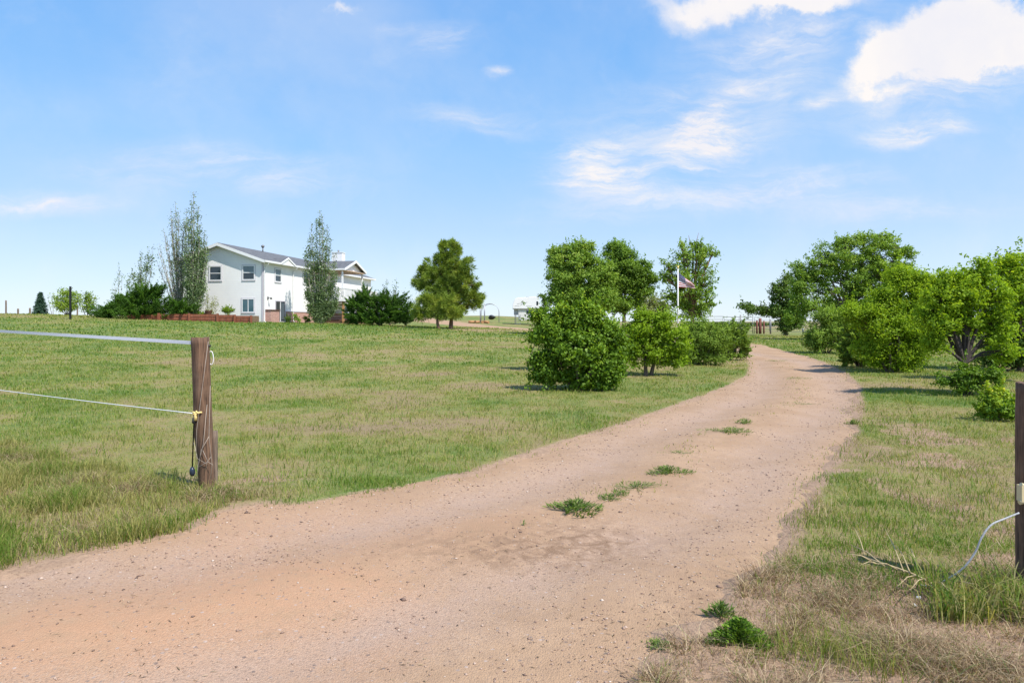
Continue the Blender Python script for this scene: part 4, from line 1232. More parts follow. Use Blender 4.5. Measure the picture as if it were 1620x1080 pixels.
pk_.build('rake_board', M['white'], HR)
MB().add([(PJ - .35, pm - PW + .15, pzo + .0), (PJ - .35, pm + PW - .15, pzo + .0), (PJ - .35, pm, ppk - .06), (PJ - .42, pm - PW + .15, pzo), (PJ - .42, pm + PW - .15, pzo), (PJ - .42, pm, ppk - .06)],
         [(0, 1, 2), (5, 4, 3), (0, 3, 4, 1), (1, 4, 5, 2), (2, 5, 3, 0)]).build('gable_panel', M['siding'], HR)
MB().box(.1, PJ - .02, pm - PW + .02, pm + PW - .02, pzo - .12, pzo - .03).build('porch_ceiling', M['soffit'], HR)
MB().box(.45, PJ - .0, pm - PW - .1, pm - PW - .003, pzo - .06, pzo + .1).build('gutter', M['white'], HR)
for yy_ in (pm - PW + .12, pm + PW - .25):
    MB().box(PJ - .42, PJ - .28, yy_, yy_ + .14, 2.45, pzo - .12).build('porch_column', M['white'], HR)
# deck
DZ = 2.30; dy0, dy1 = pm - PW - .1, pm + PW + 3.6
MB().box(.1, PJ - .05, dy0, dy1, DZ - .04, DZ).build('deck_floor', M['deck_brown'], HR)
MB().box(PJ - .05, PJ, dy0, dy1, DZ - .26, DZ).build('deck_fascia', M['white'], HR)
MB().box(.1, PJ - .05, dy0 - .05, dy0, DZ - .26, DZ).build('deck_fascia', M['white'], HR)
jb = MB(); jb.box(.2, PJ - .06, dy0 + .02, dy0 + .14, DZ - .36, DZ - .05); jb.box(PJ - .3, PJ - .14, dy0 + .14, dy1, DZ - .36, DZ - .05)
jb.build('deck_beam', M['deck_brown'], HR)
rl = MB()
rl.box(PJ - .09, PJ, dy0, dy1, DZ + .96, DZ + 1.03); rl.box(PJ - .07, PJ - .02, dy0, dy1, DZ + .08, DZ + .14)
rl.box(.1, PJ - .09, dy0, dy0 + .09, DZ + .96, DZ + 1.03); rl.box(.1, PJ - .09, dy0 + .02, dy0 + .07, DZ + .08, DZ + .14)
for q in np.arange(dy0 + .12, dy1, .13): rl.box(PJ - .065, PJ - .025, q, q + .05, DZ + .14, DZ + .96)
for q in np.arange(.2, PJ - .1, .13): rl.box(q, q + .05, dy0 + .025, dy0 + .065, DZ + .14, DZ + .96)
rl.build('deck_railing', M['white'], HR)
for (qx, qy) in ((PJ - .25, dy0 + .15), (PJ - .25, dy1 - .4), (PJ - .25, (dy0 + dy1) / 2)):
    MB().box(qx - .09, qx + .09, qy, qy + .18, -.5, DZ - .36).build('deck_post', M['post_cedar'], HR)
# stair with white stringers beyond the deck post
stt = MB()
for i in range(6):
    stt.box(PJ - 2.2 + 0, PJ - .6, dy0 + 1.2 + i * .26, dy0 + 1.5 + i * .26, .32 * i + .1, .32 * i + .16)
stt.build('deck_stair', M['deck_brown'], HR)
for i in range(3):
    MB().box(PJ - 2.6, PJ + 2.6, dy0 - .2 + i * .5, dy0 - .04 + i * .5, -.35, -.05 + i * .17).build('garden_step', M['deck_brown'], HR)

# raised timber bed in front of the gable
def red_bed():
    D = 55.0
    root = thing('timber_planter', 'long rusty red timber raised bed in front of the gable wall', 'planter', ((330 - HX) / FPX * D, D, 0))
    # polyline of top/bottom pixels
    pts = [(205, 507.5), (252, 508.0), (300, 508.5), (345, 509.0), (372, 509.5), (398, 510)]
    tops = [498.5, 496.5, 496.8, 497.0, 498.8, 500]
    ox = root.location.x
    ties = []
    for i in range(len(pts) - 1):
        (x0, b0), (x1, b1) = pts[i], pts[i + 1]
        X0 = (x0 - HX) / FPX * D - ox; X1 = (x1 - HX) / FPX * D - ox
        zt = EYE + (HY - (tops[i] + tops[i + 1]) / 2) / FPX * D
        zb = EYE + (HY - b0) / FPX * D - .35
        nlay = 3; dz = (zt - (zb + .25)) / nlay
        for q in range(nlay):
            mb_ = MB(); mb_.box(X0 + .01, X1 - .01, -.02 * q, .14 - .02 * q, zb + (0 if q == 0 else .25 + q * dz + .008), zb + .25 + (q + 1) * dz)
            o = mb_.build('timber', M['tie_red'], root)
    for i, (x0, b0) in enumerate(pts):
        X0 = (x0 - HX) / FPX * D - ox
        mb_ = MB().box(X0 - .09, X0 + .09, -.14, -.065, .9, EYE + (HY - tops[i] + 1.2) / FPX * D)
        mb_.build('stake', M['tie_red'], root)
    mb_ = MB(); mb_.box((207 - HX) / FPX * D - ox, (396 - HX) / FPX * D - ox, .16, 1.9, 1.0, EYE + (HY - 499.3) / FPX * D)
    mb_.build('soil', simple('bed_soil', (0.2, 0.13, 0.08), .95, var=.3), root)
red_bed()
# pot under the spindly shrub
k56 = 56.2 / FPX
pt_ = MB().tube([(0, 0, -.0), (0, 0, .06), (0, 0, .38), (0, 0, .42)], [.17, .2, .3, .32], 12).build('flower_pot', M['deck_brown'])
pt_.location = ((332.5 - HX) * k56, 55.9, EYE + (HY - 499.2) * k56)
tag(pt_, 'brown round pot standing in the red timber bed under the spindly shrub', 'pot')
for nm_, lab, bx, by, lb, sd_, mm in (('foundation_shrub', 'small dark bush left of the brick base, right beside the sliding door', 457, 510, [(457, 504, 5, 6)], 31, 'leaf_dark'),
                              ('foundation_shrub', 'low reddish green bush in the middle of the brick base', 468, 510, [(467, 503, 6, 7), (473, 506, 4, 4)], 32, 'leaf_olive'),
                              ('foundation_shrub', 'small bush just left of the poplar by the brick base', 487, 510, [(487, 505, 7, 5)], 33, 'leaf_lilac')):
    plant(nm_, lab, 'shrub', (bx, by), 58.6 if bx < 480 else 61, lb, leaf=(.09, .06), n=700, ncl=16, cr=.15, m=mm, trunk=.02, stems=3, seed=sd_, twig=.2)

poplar('poplar_tree', 'tall narrow silvery poplar in front of the right side of the white house', (506, 511), 59.5,
       [(507, 334, .7), (500, 345, .7), (512, 342, .7), (494, 352, .7), (519, 356, .6), (490, 372, .6), (523, 375, .6), (486, 390, .6), (516, 390, .9), (498, 400, .9), (528, 400, .7), (483, 425, .7), (532, 430, .8), (508, 420, 1.1),
        (493, 440, 1.1), (522, 450, 1.1), (535, 455, .6), (484, 455, .8), (505, 465, 1.1), (530, 475, .9), (490, 480, .9)],
       leaf=(.12, .085), per=700, seed=16, rad=.07, side=9, spreadl=.2, lo=.12, tint=(0, .9))
plant('juniper_shrub', 'large dark green juniper right of the deck', 'shrub', (600, 514), 57,
      [(600, 487, 42, 22), (570, 492, 25, 20), (635, 495, 22, 17), (585, 472, 22, 14), (620, 478, 26, 15), (562, 480, 14, 12), (600, 503, 45, 11), (578, 466, 10, 8), (600, 502, 50, 12), (638, 504, 18, 10), (560, 502, 14, 10)],
      leaf=(.13, .04), n=90000, ncl=430, cr=.44, m='needle_juniper', trunk=.12, stems=4, style='spray', seed=17, fork=.25, twig=.3, depth=.8)
poplar('bushy_sapling', 'thin dark saplings poking above the right juniper', (617, 512), 62, [(606, 447, .4), (612, 440, .3), (608, 458, .8), (624, 452, .8), (628, 440, .2), (626, 460, .9), (640, 458, .2), (603, 460, .6)], leaf=(.13, .09), per=120, m='leaf_dark', bark='bark', seed=18, rad=.04, spreadl=.2, lo=.55)
plant('pine_tree', 'tall broad ponderosa pine with clumpy needles right of the house', 'tree', (713, 519), 53.5,
      [(712, 402, 24, 18), (703, 425, 38, 24), (725, 425, 30, 24), (688, 445, 36, 20), (735, 448, 28, 22), (710, 460, 46, 22), (748, 470, 18, 14), (725, 485, 30, 15), (700, 485, 34, 16), (715, 385, 10, 9), (700, 388, 8, 8), (663, 447, 14, 10), (755, 482, 12, 7), (672, 425, 12, 8)],
      leaf=(.30, .035), n=64000, ncl=520, cr=.27, m='needle_pine', trunk=.17, style='needle', seed=19, fork=.2, twig=.5, group=None, bark='bark_red', tint=(.1, 1))
plant('pine_tree', 'smaller leaning pine with low yellowish boughs in front of the tall pine', 'tree', (694, 518), 52.5,
      [(690, 478, 32, 16), (668, 492, 22, 13), (705, 492, 26, 14), (675, 473, 20, 10), (660, 500, 12, 7), (720, 498, 14, 8)],
      leaf=(.28, .035), n=15000, ncl=180, cr=.27, m='needle_pine', trunk=.13, style='needle', seed=20, fork=.35, twig=.5, bark='bark_red', tint=(.25, 1))

# --- middle trees
plant('cottonwood_tree', 'rounded bright green tree left of the flagpole, left of a pair', 'tree', (915, 518), 45,
      [(905, 412, 38, 30), (922, 396, 20, 15), (892, 440, 30, 30), (935, 440, 38, 32), (915, 472, 50, 24), (955, 470, 30, 22), (880, 405, 12, 14), (960, 430, 16, 20), (885, 470, 20, 20)],
      leaf=(.13, .085), n=52000, ncl=520, cr=.36, m='leaf_mid', trunk=.16, seed=22, fork=.22)
plant('cottonwood_tree', 'darker green tree joined behind the rounded one, nearer the flagpole', 'tree', (985, 518), 47.5,
      [(975, 402, 24, 22), (993, 425, 34, 28), (1015, 432, 20, 22), (975, 450, 34, 26), (1012, 455, 22, 20), (985, 480, 34, 18), (1030, 442, 8, 10)],
      leaf=(.13, .085), n=40000, ncl=400, cr=.34, m='leaf_mid', trunk=.16, seed=23, fork=.22, tint=(0, .7))
plant('pale_shrub', 'pale yellow-green bush seen between the two rounded trees and the flagpole', 'shrub', (1034, 512), 56, [(1030, 478, 24, 12), (1048, 486, 16, 13), (1012, 484, 18, 12), (1035, 497, 32, 10)],
      leaf=(.14, .09), n=6000, ncl=90, cr=.34, m='leaf_pale', trunk=.1, seed=24, fork=.3, stems=3)
plant('poplar_tree', 'open-crowned tree with a dead leader behind the flag', 'tree', (1096, 518), 44,
      [(1094, 470, 36, 30), (1075, 440, 26, 22), (1116, 445, 20, 26), (1085, 405, 18, 20), (1110, 410, 18, 22), (1058, 425, 12, 14), (1118, 480, 18, 24), (1068, 475, 26, 22), (1104, 392, 14, 14), (1128, 400, 6, 8), (1078, 385, 6, 7), (1100, 495, 30, 14), (1052, 438, 8, 10)],
      leaf=(.13, .09), n=11500, ncl=280, cr=.30, m='leaf_mid', bark='bark_red', trunk=.15, seed=25, fork=.25,
      dead=[(1096, 518, 1096, 440, .12), (1096, 440, 1097, 385, .07), (1097, 400, 1090, 372, .035), (1098, 395, 1106, 368, .03), (1096, 460, 1075, 420, .05)])
plant('dark_sapling', 'dark leafy sapling behind the right end of the camper', 'tree', (862, 514), 74, [(860, 475, 7, 9), (866, 484, 8, 10), (856, 490, 8, 8), (862, 500, 10, 9), (856, 466, 4, 4)],
      leaf=(.16, .11), n=1600, ncl=50, cr=.28, m='leaf_dark', trunk=.05, seed=26, fork=.4)

# --- bushes between lawn and drive
plant('lilac_bush', 'big round glossy green bush in front, nearest of the row left of the drive', 'shrub', (915, 618), 15.6,
      [(912, 550, 62, 46), (868, 588, 30, 24), (955, 580, 36, 32), (900, 506, 30, 20), (932, 506, 28, 20), (958, 522, 18, 16), (872, 525, 18, 18), (915, 598, 44, 16), (968, 540, 22, 26), (856, 570, 18, 14), (918, 487, 14, 7), (890, 490, 8, 7), (945, 605, 28, 12)],
      leaf=(.072, .05), n=42000, ncl=620, cr=.16, m='leaf_lilac', trunk=.09, stems=7, seed=27, fork=.25, twig=.6, tint=(0, .95), spread=.9)
plant('small_bush', 'small dark bush peeking out behind the left shoulder of the big round bush', 'shrub', (852, 545), 21,
      [(853, 503, 14, 12), (862, 520, 16, 18), (850, 532, 10, 10)], leaf=(.09, .06), n=3500, ncl=60, cr=.2, m='leaf_lilac', trunk=.04, stems=4, seed=28)
plant('small_tree', 'short bushy tree with visible dark trunk, second in the row left of the drive', 'tree', (1027, 597), 19.2,
      [(1035, 523, 46, 28), (1065, 538, 26, 30), (1005, 530, 24, 26), (1040, 555, 44, 22), (1000, 560, 18, 20), (1070, 565, 18, 20), (1018, 505, 22, 13), (1050, 508, 22, 14)],
      leaf=(.085, .04), n=17000, ncl=260, cr=.17, m='leaf_bright', trunk=.075, stems=2, seed=29, fork=.3, spread=.35, tint=(0, .8))
plant('olive_bush', 'dull olive bush behind the short bushy tree, third in the row', 'shrub', (1108, 585), 23.2,
      [(1110, 540, 36, 32), (1090, 560, 22, 20), (1130, 555, 28, 26), (1105, 520, 26, 16), (1140, 530, 20, 16)],
      leaf=(.085, .035), n=15000, ncl=230, cr=.2, m='leaf_olive', trunk=.07, stems=5, seed=30, fork=.25, tint=(0, .8))
plant('olive_bush', 'spiky dark olive bush leaning over the drive bend, last in the row', 'shrub', (1150, 578), 25.5,
      [(1155, 545, 26, 26), (1172, 560, 14, 14), (1168, 525, 16, 14), (1140, 560, 22, 16), (1178, 545, 10, 16), (1150, 520, 14, 12)],
      leaf=(.13, .04), n=8500, ncl=120, cr=.24, m='leaf_olive', trunk=.06, stems=5, style='spray', seed=34, fork=.25, tint=(0, .75))

# --- right hand group
plant('dark_tree', 'dark upright tree with a long low branch to the left, by the corral', 'tree', (1243, 527), 62,
      [(1238, 470, 18, 26), (1248, 495, 20, 22), (1232, 490, 16, 14), (1246, 445, 9, 10), (1210, 492, 16, 6), (1190, 489, 13, 7), (1178, 484, 7, 5), (1258, 512, 14, 12), (1240, 515, 12, 10), (1228, 455, 6, 6)],
      leaf=(.2, .12), n=12000, ncl=190, cr=.42, m='leaf_dark', trunk=.2, seed=35, fork=.3, tint=(.2, 1))
plant('cottonwood_tree', 'tallest wide open-branched tree on the right skyline', 'tree', (1330, 532), 47,
      [(1340, 405, 60, 30), (1395, 395, 44, 24), (1300, 420, 34, 24), (1370, 430, 60, 28), (1285, 440, 26, 20), (1330, 450, 50, 24), (1420, 425, 30, 18), (1268, 455, 22, 22), (1385, 378, 40, 10), (1345, 380, 26, 10), (1275, 480, 28, 22), (1265, 425, 16, 14), (1435, 400, 16, 10), (1310, 480, 30, 20), (1400, 432, 50, 22), (1365, 465, 46, 22), (1425, 445, 26, 16), (1340, 495, 40, 22), (1400, 480, 40, 24), (1255, 500, 20, 16)],
      leaf=(.12, .08), n=66000, ncl=800, cr=.32, m='leaf_mid', bark='bark', trunk=.13, seed=36, fork=.3, twig=.8)
plant('olive_bush', 'round grey-green bush at the drive bend, first on the right side', 'shrub', (1308, 557), 30,
      [(1308, 510, 28, 24), (1298, 530, 26, 22), (1325, 530, 24, 24), (1290, 545, 18, 12), (1320, 500, 22, 14)], leaf=(.11, .045), n=11000, ncl=170, cr=.26, m='leaf_olive', trunk=.07, stems=5, seed=37, fork=.25, tint=(0, .9))
plant('olive_bush', 'low dark spiky bush at the foot of the wide lime bush', 'shrub', (1360, 583), 22.5,
      [(1358, 545, 26, 26), (1345, 560, 20, 18), (1372, 565, 18, 18), (1350, 525, 18, 16)], leaf=(.12, .04), n=9000, ncl=130, cr=.22, m='leaf_olive', trunk=.06, stems=5, style='spray', seed=38, fork=.25, tint=(0, .7))
plant('lime_bush', 'wide lime green bush mound right of the drive', 'shrub', (1410, 590), 20.5,
      [(1405, 520, 52, 42), (1440, 500, 40, 40), (1390, 490, 36, 28), (1450, 545, 34, 30), (1415, 565, 46, 22), (1440, 445, 38, 26), (1470, 465, 26, 36), (1425, 435, 20, 14), (1350, 500, 20, 22), (1380, 550, 30, 26), (1405, 465, 22, 18), (1475, 520, 14, 24)],
      leaf=(.075, .04), n=60000, ncl=700, cr=.22, m='leaf_bright', trunk=.1, stems=6, seed=39, fork=.28, twig=.5)
plant('ash_tree', 'open lime green small tree with dark forked trunk near the right gate post', 'tree', (1525, 628), 14.6,
      [(1520, 470, 46, 30), (1570, 470, 34, 34), (1485, 480, 32, 30), (1540, 440, 30, 18), (1500, 445, 24, 18), (1575, 520, 32, 30), (1490, 520, 26, 22), (1530, 510, 36, 22), (1555, 430, 10, 10), (1552, 412, 5, 5), (1470, 500, 20, 26), (1480, 545, 18, 14), (1588, 555, 18, 16)],
      leaf=(.07, .038), n=24000, ncl=420, cr=.145, m='leaf_bright', bark='bark_dark', trunk=.062, stems=1, seed=40, fork=.24, twig=1.0)
plant('sucker_shrub', 'low leafy suckers around the foot of the forked trunk', 'shrub', (1530, 626), 14.4,
      [(1500, 598, 20, 10), (1522, 590, 14, 24), (1535, 600, 22, 20), (1560, 598, 24, 20), (1580, 590, 16, 12), (1515, 612, 12, 10)], leaf=(.06, .035), n=4200, ncl=80, cr=.10, m='leaf_lilac', bark='bark_dark', trunk=.03, stems=5, seed=41, fork=.2, tint=(0, .6), spread=1.2)
plant('dark_tree', 'dense dark tree at the far right edge behind the small lime tree', 'tree', (1620, 592), 21,
      [(1610, 440, 34, 34), (1600, 490, 38, 34), (1650, 470, 40, 60), (1605, 545, 44, 36), (1640, 560, 44, 36), (1580, 565, 26, 22), (1590, 425, 18, 14)],
      leaf=(.1, .06), n=22000, ncl=300, cr=.26, m='leaf_dark', trunk=.12, stems=2, seed=42, fork=.2, twig=.4, tint=(.1, 1))
plant('ash_tree', 'lime foliage tree cut by the right edge above the gate post', 'tree', (1625, 612), 17.5,
      [(1612, 455, 24, 40), (1600, 420, 22, 16), (1640, 440, 30, 40), (1618, 500, 22, 30), (1650, 500, 30, 40)],
      leaf=(.09, .05), n=12000, ncl=190, cr=.2, m='leaf_bright', trunk=.07, seed=43, fork=.35, twig=.6)
plant('round_bush', 'small tight round bush in the grass beside the right gate post', 'shrub', (1577, 667), 10.9,
      [(1577, 641, 29, 24), (1562, 650, 16, 15), (1594, 650, 15, 16), (1580, 628, 16, 14)], leaf=(.05, .032), n=7500, ncl=150, cr=.075, m='leaf_lilac', trunk=.02, stems=6, seed=44, fork=.3, twig=.4, tint=(.3, 1.0), spread=.9)
plant('background_bush', 'dull green bush behind the lime bush toward the right field', 'shrub', (1500, 545), 36, [(1495, 515, 30, 20), (1540, 520, 30, 18), (1470, 520, 20, 16)], leaf=(.12, .08), n=5000, ncl=80, cr=.3, m='leaf_dark', trunk=.08, stems=3, seed=45)

DEFER_LITTER()
# weeds in the drive
def weed(px, py, rad, h, n, seed, label, m='leaf_weed', ll=.55, lw=.10):
    r = np.random.RandomState(seed)
    x0, y0 = hit(px, py); z0 = float(road_z(np.array([x0]), np.array([y0]))[0]) if sd(x0, y0) > 0 else float(ground_z(np.array([x0]), np.array([y0]))[0])
    root = thing('weed', label, 'weed', (x0, y0, z0), group='weeds in and beside the drive')
    a = r.rand(n) * 6.28; L = rad * (.15 + 1.0 * r.rand(n) ** .8) * (1 + .35 * np.sin(2 * a + seed) + .25 * np.sin(3 * a + seed * 2))
    c = np.stack([np.cos(a) * L, np.sin(a) * L * .75, h * (.12 + .75 * r.rand(n)) * (1.15 - .6 * L / rad)], -1)
    al = np.stack([np.cos(a), np.sin(a) * .75, .45 + .5 * r.rand(n)], -1) + r.randn(n, 3) * .35
    V_ = leaf_geo(c, r.randn(n, 3) * .5 + [0, 0, 1], h * ll * (.6 + .8 * r.rand(n)), h * lw * (.6 + .8 * r.rand(n)), r, along=al)
    V_[:, 2] = np.maximum(V_[:, 2], -.005)
    mesh_np('foliage', V_, quads(n), M[m], root, attrs={'tint': np.repeat(r.rand(n), 4)})
    mb_ = MB()
    for i in range(0, n, 12):
        mb_.tube([(0 + c[i, 0] * .1, c[i, 1] * .1, -.01), tuple(c[i] * [.6, .6, .8]), tuple(c[i])], [.003, .0025, .0015], 4, caps=False)
    mb_.build('stem', M['leaf_weed_stem'], root)
M['leaf_weed'] = leaf_mat('weed_leaf', [(0, (0.069, 0.132, 0.030)), (.6, (0.149, 0.240, 0.050)), (1, (0.276, 0.348, 0.100))], .35, .03)
M['leaf_weed_bright'] = leaf_mat('bright_weed_leaf', [(0, (0.072, 0.144, 0.022)), (.6, (0.144, 0.264, 0.033)), (1, (0.264, 0.432, 0.055))], .4, .03)
M['leaf_weed_stem'] = simple('weed_stem', (0.16, 0.2, 0.07), .8)
for i, (px, py, rad, h, n, lab) in enumerate((
        (912, 812, .19, .11, 420, 'nearest weed clump in the middle of the drive'),
        (962, 793, .10, .06, 180, 'small low weed just beyond the nearest clump in the drive'),
        (978, 786, .10, .06, 160, 'thin weed touching the flat weed mat on its near side'),
        (1006, 775, .20, .06, 300, 'flat weed mat fourth along the drive middle'),
        (1057, 752, .17, .085, 380, 'compact dark green rosette weed in the drive middle'),
        (1072, 720, .15, .04, 120, 'sparse weed beyond the dark rosette in the drive'),
        (1155, 686, .28, .08, 360, 'wide weed clump furthest out in the open drive'),
        (1178, 672, .12, .10, 120, 'upright tip weed behind the wide far clump'),
        (1232, 572, .5, .06, 160, 'thin dry weed strip at the drive bend'),
        (1268, 600, .4, .06, 120, 'short weed strip in the far drive middle'),
        (1262, 640, .3, .05, 110, 'scattered weed sprigs before the drive bend'),
        (828, 835, .025, .05, 16, 'tiny single seedling in the drive below the nearest clump'),
        (1350, 672, .08, .08, 150, 'small tuft on the right edge of the drive'),
        (1042, 1028, .07, .05, 140, 'small tuft at the drive edge left of the bright weed'))):
    weed(px, py, rad, h, n, 60 + i, lab)
weed(1170, 1020, .10, .14, 1900, 90, 'bright green bushy weed at the near right corner of the drive', 'leaf_weed_bright', .17, .07)
weed(1140, 980, .07, .09, 160, 91, 'dull weed just behind the bright bushy weed')

# ------------------------------------------------------------------ left gate post
def rough_post(name_, mat_, r0, h, seed, parent=None, taper=.95, sides=22, rings=26, squash=1.0, notch=False):
    r = np.random.RandomState(seed)
    mb_ = MB(); vs = []
    ph = r.rand(6) * 6.28
    for i in range(rings + 1):
        t = i / rings; z = -.15 + (h + .15) * t
        for k in range(sides):
            a = 6.2832 * k / sides
            g = 1 + .035 * math.sin(5 * a + ph[0] + 1.2 * t) + .025 * math.sin(9 * a + ph[1] - 2 * t) + .02 * math.sin(3 * a + ph[2] + 5 * t) + r.uniform(-.012, .012)
            if notch and t < .42 and math.cos(a - 3.5) > .3:
                g *= 1 - .38 * min(1, (.42 - t) / .12) * (math.cos(a - 3.5) - .3)
            rr = r0 * (1 - (1 - taper) * t) * g
            if i == rings: z = h + r.uniform(-.006, .006)
            vs.append((rr * math.cos(a), rr * math.sin(a) * squash, z))
    fs = [(i * sides + k, i * sides + (k + 1) % sides, (i + 1) * sides + (k + 1) % sides, (i + 1) * sides + k) for i in range(rings) for k in range(sides)]
    mb_.add(vs, fs, True)
    c = len(mb_.v); mb_.v.append((0, 0, h - .008))
    for k in range(sides):
        mb_.f.append((rings * sides + k, rings * sides + (k + 1) % sides, c)); mb_.s.append(False)
    return mb_.build(name_, mat_, parent)
def W(px, py, D):
    return Vector(((px - HX) / FPX * D, D, EYE + (HY - py) / FPX * D))
DL = 6.5
gx0 = (326 - HX) / FPX * DL
LPz = Tz(gx0, DL)
LP = thing('gate_post', 'weathered brown wooden gate post left of the drive, leaning slightly', 'post', (gx0, DL, LPz))
LP.rotation_euler = (0, math.atan2(-9.5 / FPX * DL, 1.45), 0)
rough_post('post_shaft', M['post_wood'], .083, 1.447, 5, LP, .97, notch=True)
def inv(o, p):
    return o.matrix_basis.inverted() @ Vector(p)
# white ring insulator on the right side
p_ = inv(LP, W(334, 566, DL + .03))
ringp = [(p_.x + .022 * math.cos(a), p_.y, p_.z + .065 * math.sin(a)) for a in np.linspace(0, 6.28, 20)]
MB().tube(ringp, .004, 6, caps=False).build('ring_insulator', M['tape'], LP)
p_ = inv(LP, W(331, 547, DL))
MB().tube([(p_.x - .03, p_.y, p_.z), (p_.x + .012, p_.y, p_.z)], .012, 8).build('bolt', M['black'], LP)
# yellow insulator knot
p_ = inv(LP, W(310, 653, DL - .09))
kn = MB()
for a in range(5):
    an = a * 1.26
    kn.tube([tuple(p_), (p_.x + .035 * math.cos(an), p_.y - .01, p_.z + .022 * math.sin(an))], [.012, .006], 6)
kn.tube([(p_.x - .03, p_.y, p_.z), (p_.x + .055, p_.y, p_.z + .004)], .009, 6)
kn.tube([(p_.x - .0, p_.y, p_.z), (p_.x - .008, p_.y, p_.z - .07)], [.012, .02], 6)
kn.build('insulator', M['plastic_yellow'], LP)
# hanging spring rod and reel
p0 = W(307, 662, DL - .09); p1 = W(304, 745, DL - .09)
gh = thing('hanging_rod', 'thin black rod with a round weight hanging beside the left gate post', 'hanging rod', tuple(p0))
q1 = p1 - p0
MB().tube([(0, 0, .01), tuple(q1 * .08), tuple(q1 * .1), tuple(q1)], [.014, .018, .006, .006], 8).build('rod', M['black'], gh)
wgt = MB(); wgt.tube([tuple(q1 + Vector((0, 0, .04))), tuple(q1 + Vector((0, 0, .015))), tuple(q1 + Vector((.002, 0, -.02))), tuple(q1 + Vector((.004, 0, -.045)))], [.012, .024, .026, .014], 12)
wgt.build('weight', simple('dark_blue_black', (0.02, 0.03, 0.05), .35), gh)
st2 = rough_post('stub_post', M['post_wood_grey'], .035, .53, 8, None, .98, 12, 10)
x2 = (338.5 - HX) / FPX * (DL + .16)
st2.location = (x2, DL + .16, Tz(x2, DL + .16)); tag(st2, 'short grey stub of wood tucked behind the left gate post', 'post')
# loose wire and twine
r = random.Random(4)
tw = MB()
for (pts_) in ([(330, 540), (322, 600), (312, 680), (309, 740)], [(327, 640), (322, 700), (314, 735), (312, 760)], [(332, 610), (330, 690), (336, 735), (331, 765)], [(306, 700), (312, 725), (326, 733), (334, 722)], [(320, 712), (328, 728), (324, 745)], [(330, 690), (318, 712), (312, 752)], [(312, 740), (328, 730), (338, 735)]):
    tw.tube([tuple(W(a + r.uniform(-1, 1), b, DL - .098 - .004 * r.random())) for a, b in pts_], .0022, 5)
two = tw.build('twine', M['wire']); tag(two, 'tangle of thin old wire wrapped around the left gate post', 'wire')
# fence lines to the next post (outside the frame on the left)
a = W(303.5, 542, DL); b = W(-160, 514, 10.2)
tp = MB()
def ribbon(a, b, hw, th, sag, n_=16):
    m_ = MB(); vs = []
    for i in range(n_ + 1):
        t = i / n_; p_ = a.lerp(b, t); p_ = p_ + Vector((0, 0, -sag * 4 * t * (1 - t)))
        tw_ = .1 * math.sin(t * 9)
        for q in ((-th, -hw), (th, -hw), (th, hw), (-th, hw)):
            vs.append((p_.x + q[0] * .5, p_.y + q[0] * .8 + q[1] * tw_, p_.z + q[1]))
    fs = [(i * 4 + k, i * 4 + (k + 1) % 4, (i + 1) * 4 + (k + 1) % 4, (i + 1) * 4 + k) for i in range(n_) for k in range(4)]
    fs += [(0, 1, 2, 3), (n_ * 4 + 3, n_ * 4 + 2, n_ * 4 + 1, n_ * 4)]
    return m_.add(vs, fs, False)
o = ribbon(a, b, .0165, .002, .0).build('fence_tape', M['tape']); tag(o, 'wide white fence tape stretched from the left post top to the left edge', 'fence tape')
a = W(309, 654, DL - .09); b = W(-160, 594, 10.2)
n_ = 24
mbw = MB().tube([tuple(a.lerp(b, i / n_) + Vector((0, 0, -.02 * 4 * (i / n_) * (1 - i / n_)))) for i in range(n_ + 1)], .0042, 6)
o = mbw.build('fence_wire', M['tape']); tag(o, 'thin white fence cord tied to the left gate post at mid height', 'fence wire')

# ------------------------------------------------------------------ right gate post and rope
DR = 3.95
gx1 = (1632 - HX) / FPX * DR
RPz = Tz(gx1, DR)
RP = thing('gate_post', 'dark wooden gate post at the right edge with beige insulator', 'post', (gx1, DR, RPz))
rough_post('post_shaft', M['post_wood'], .075, 1.6 - (605 - HY) / FPX * DR - RPz, 9, RP, 1.0)
ip = W(1616, 780, DR - .08) - RP.location
ins = MB()
ins.box(ip.x - .006, ip.x + .035, ip.y - .012, ip.y + .03, ip.z - .045, ip.z + .045)
ins.tube([(ip.x - .004, ip.y, ip.z + .05), (ip.x + .03, ip.y, ip.z + .035)], .012, 8); ins.tube([(ip.x - .012, ip.y, ip.z - .052), (ip.x + .03, ip.y, ip.z - .04)], .014, 8)
ins.build('insulator', M['plastic_beige'], RP)
ropepx = [(1612, 811, DR - .085), (1590, 820, 3.86), (1568, 830, 3.85), (1553, 850, 3.85), (1543, 873, 3.86), (1525, 897, 3.88), (1500, 915, 3.93), (1475, 926, 4.0), (1455, 932, 4.06)]
pts = [W(*q) for q in ropepx]
pts = [Vector((p_.x, p_.y, max(p_.z, float(ground_z(np.array([p_.x]), np.array([p_.y]))[0]) + .012))) for p_ in pts]
def cr_(pts, sub=5):
    o_ = []
    for i in range(len(pts) - 1):
        a = pts[max(i - 1, 0)]; b = pts[i]; c = pts[i + 1]; d = pts[min(i + 2, len(pts) - 1)]
        for k in range(sub):
            t = k / sub
            o_.append(.5 * ((2 * b) + (-a + c) * t + (2 * a - 5 * b + 4 * c - d) * t * t + (-a + 3 * b - 3 * c + d) * t ** 3))
    return o_ + [pts[-1]]
o = MB().tube([tuple(p_) for p_ in cr_(pts)], .0052, 8).build('rope', M['rope']); tag(o, 'white braided rope drooping from the right post onto the grass', 'rope')
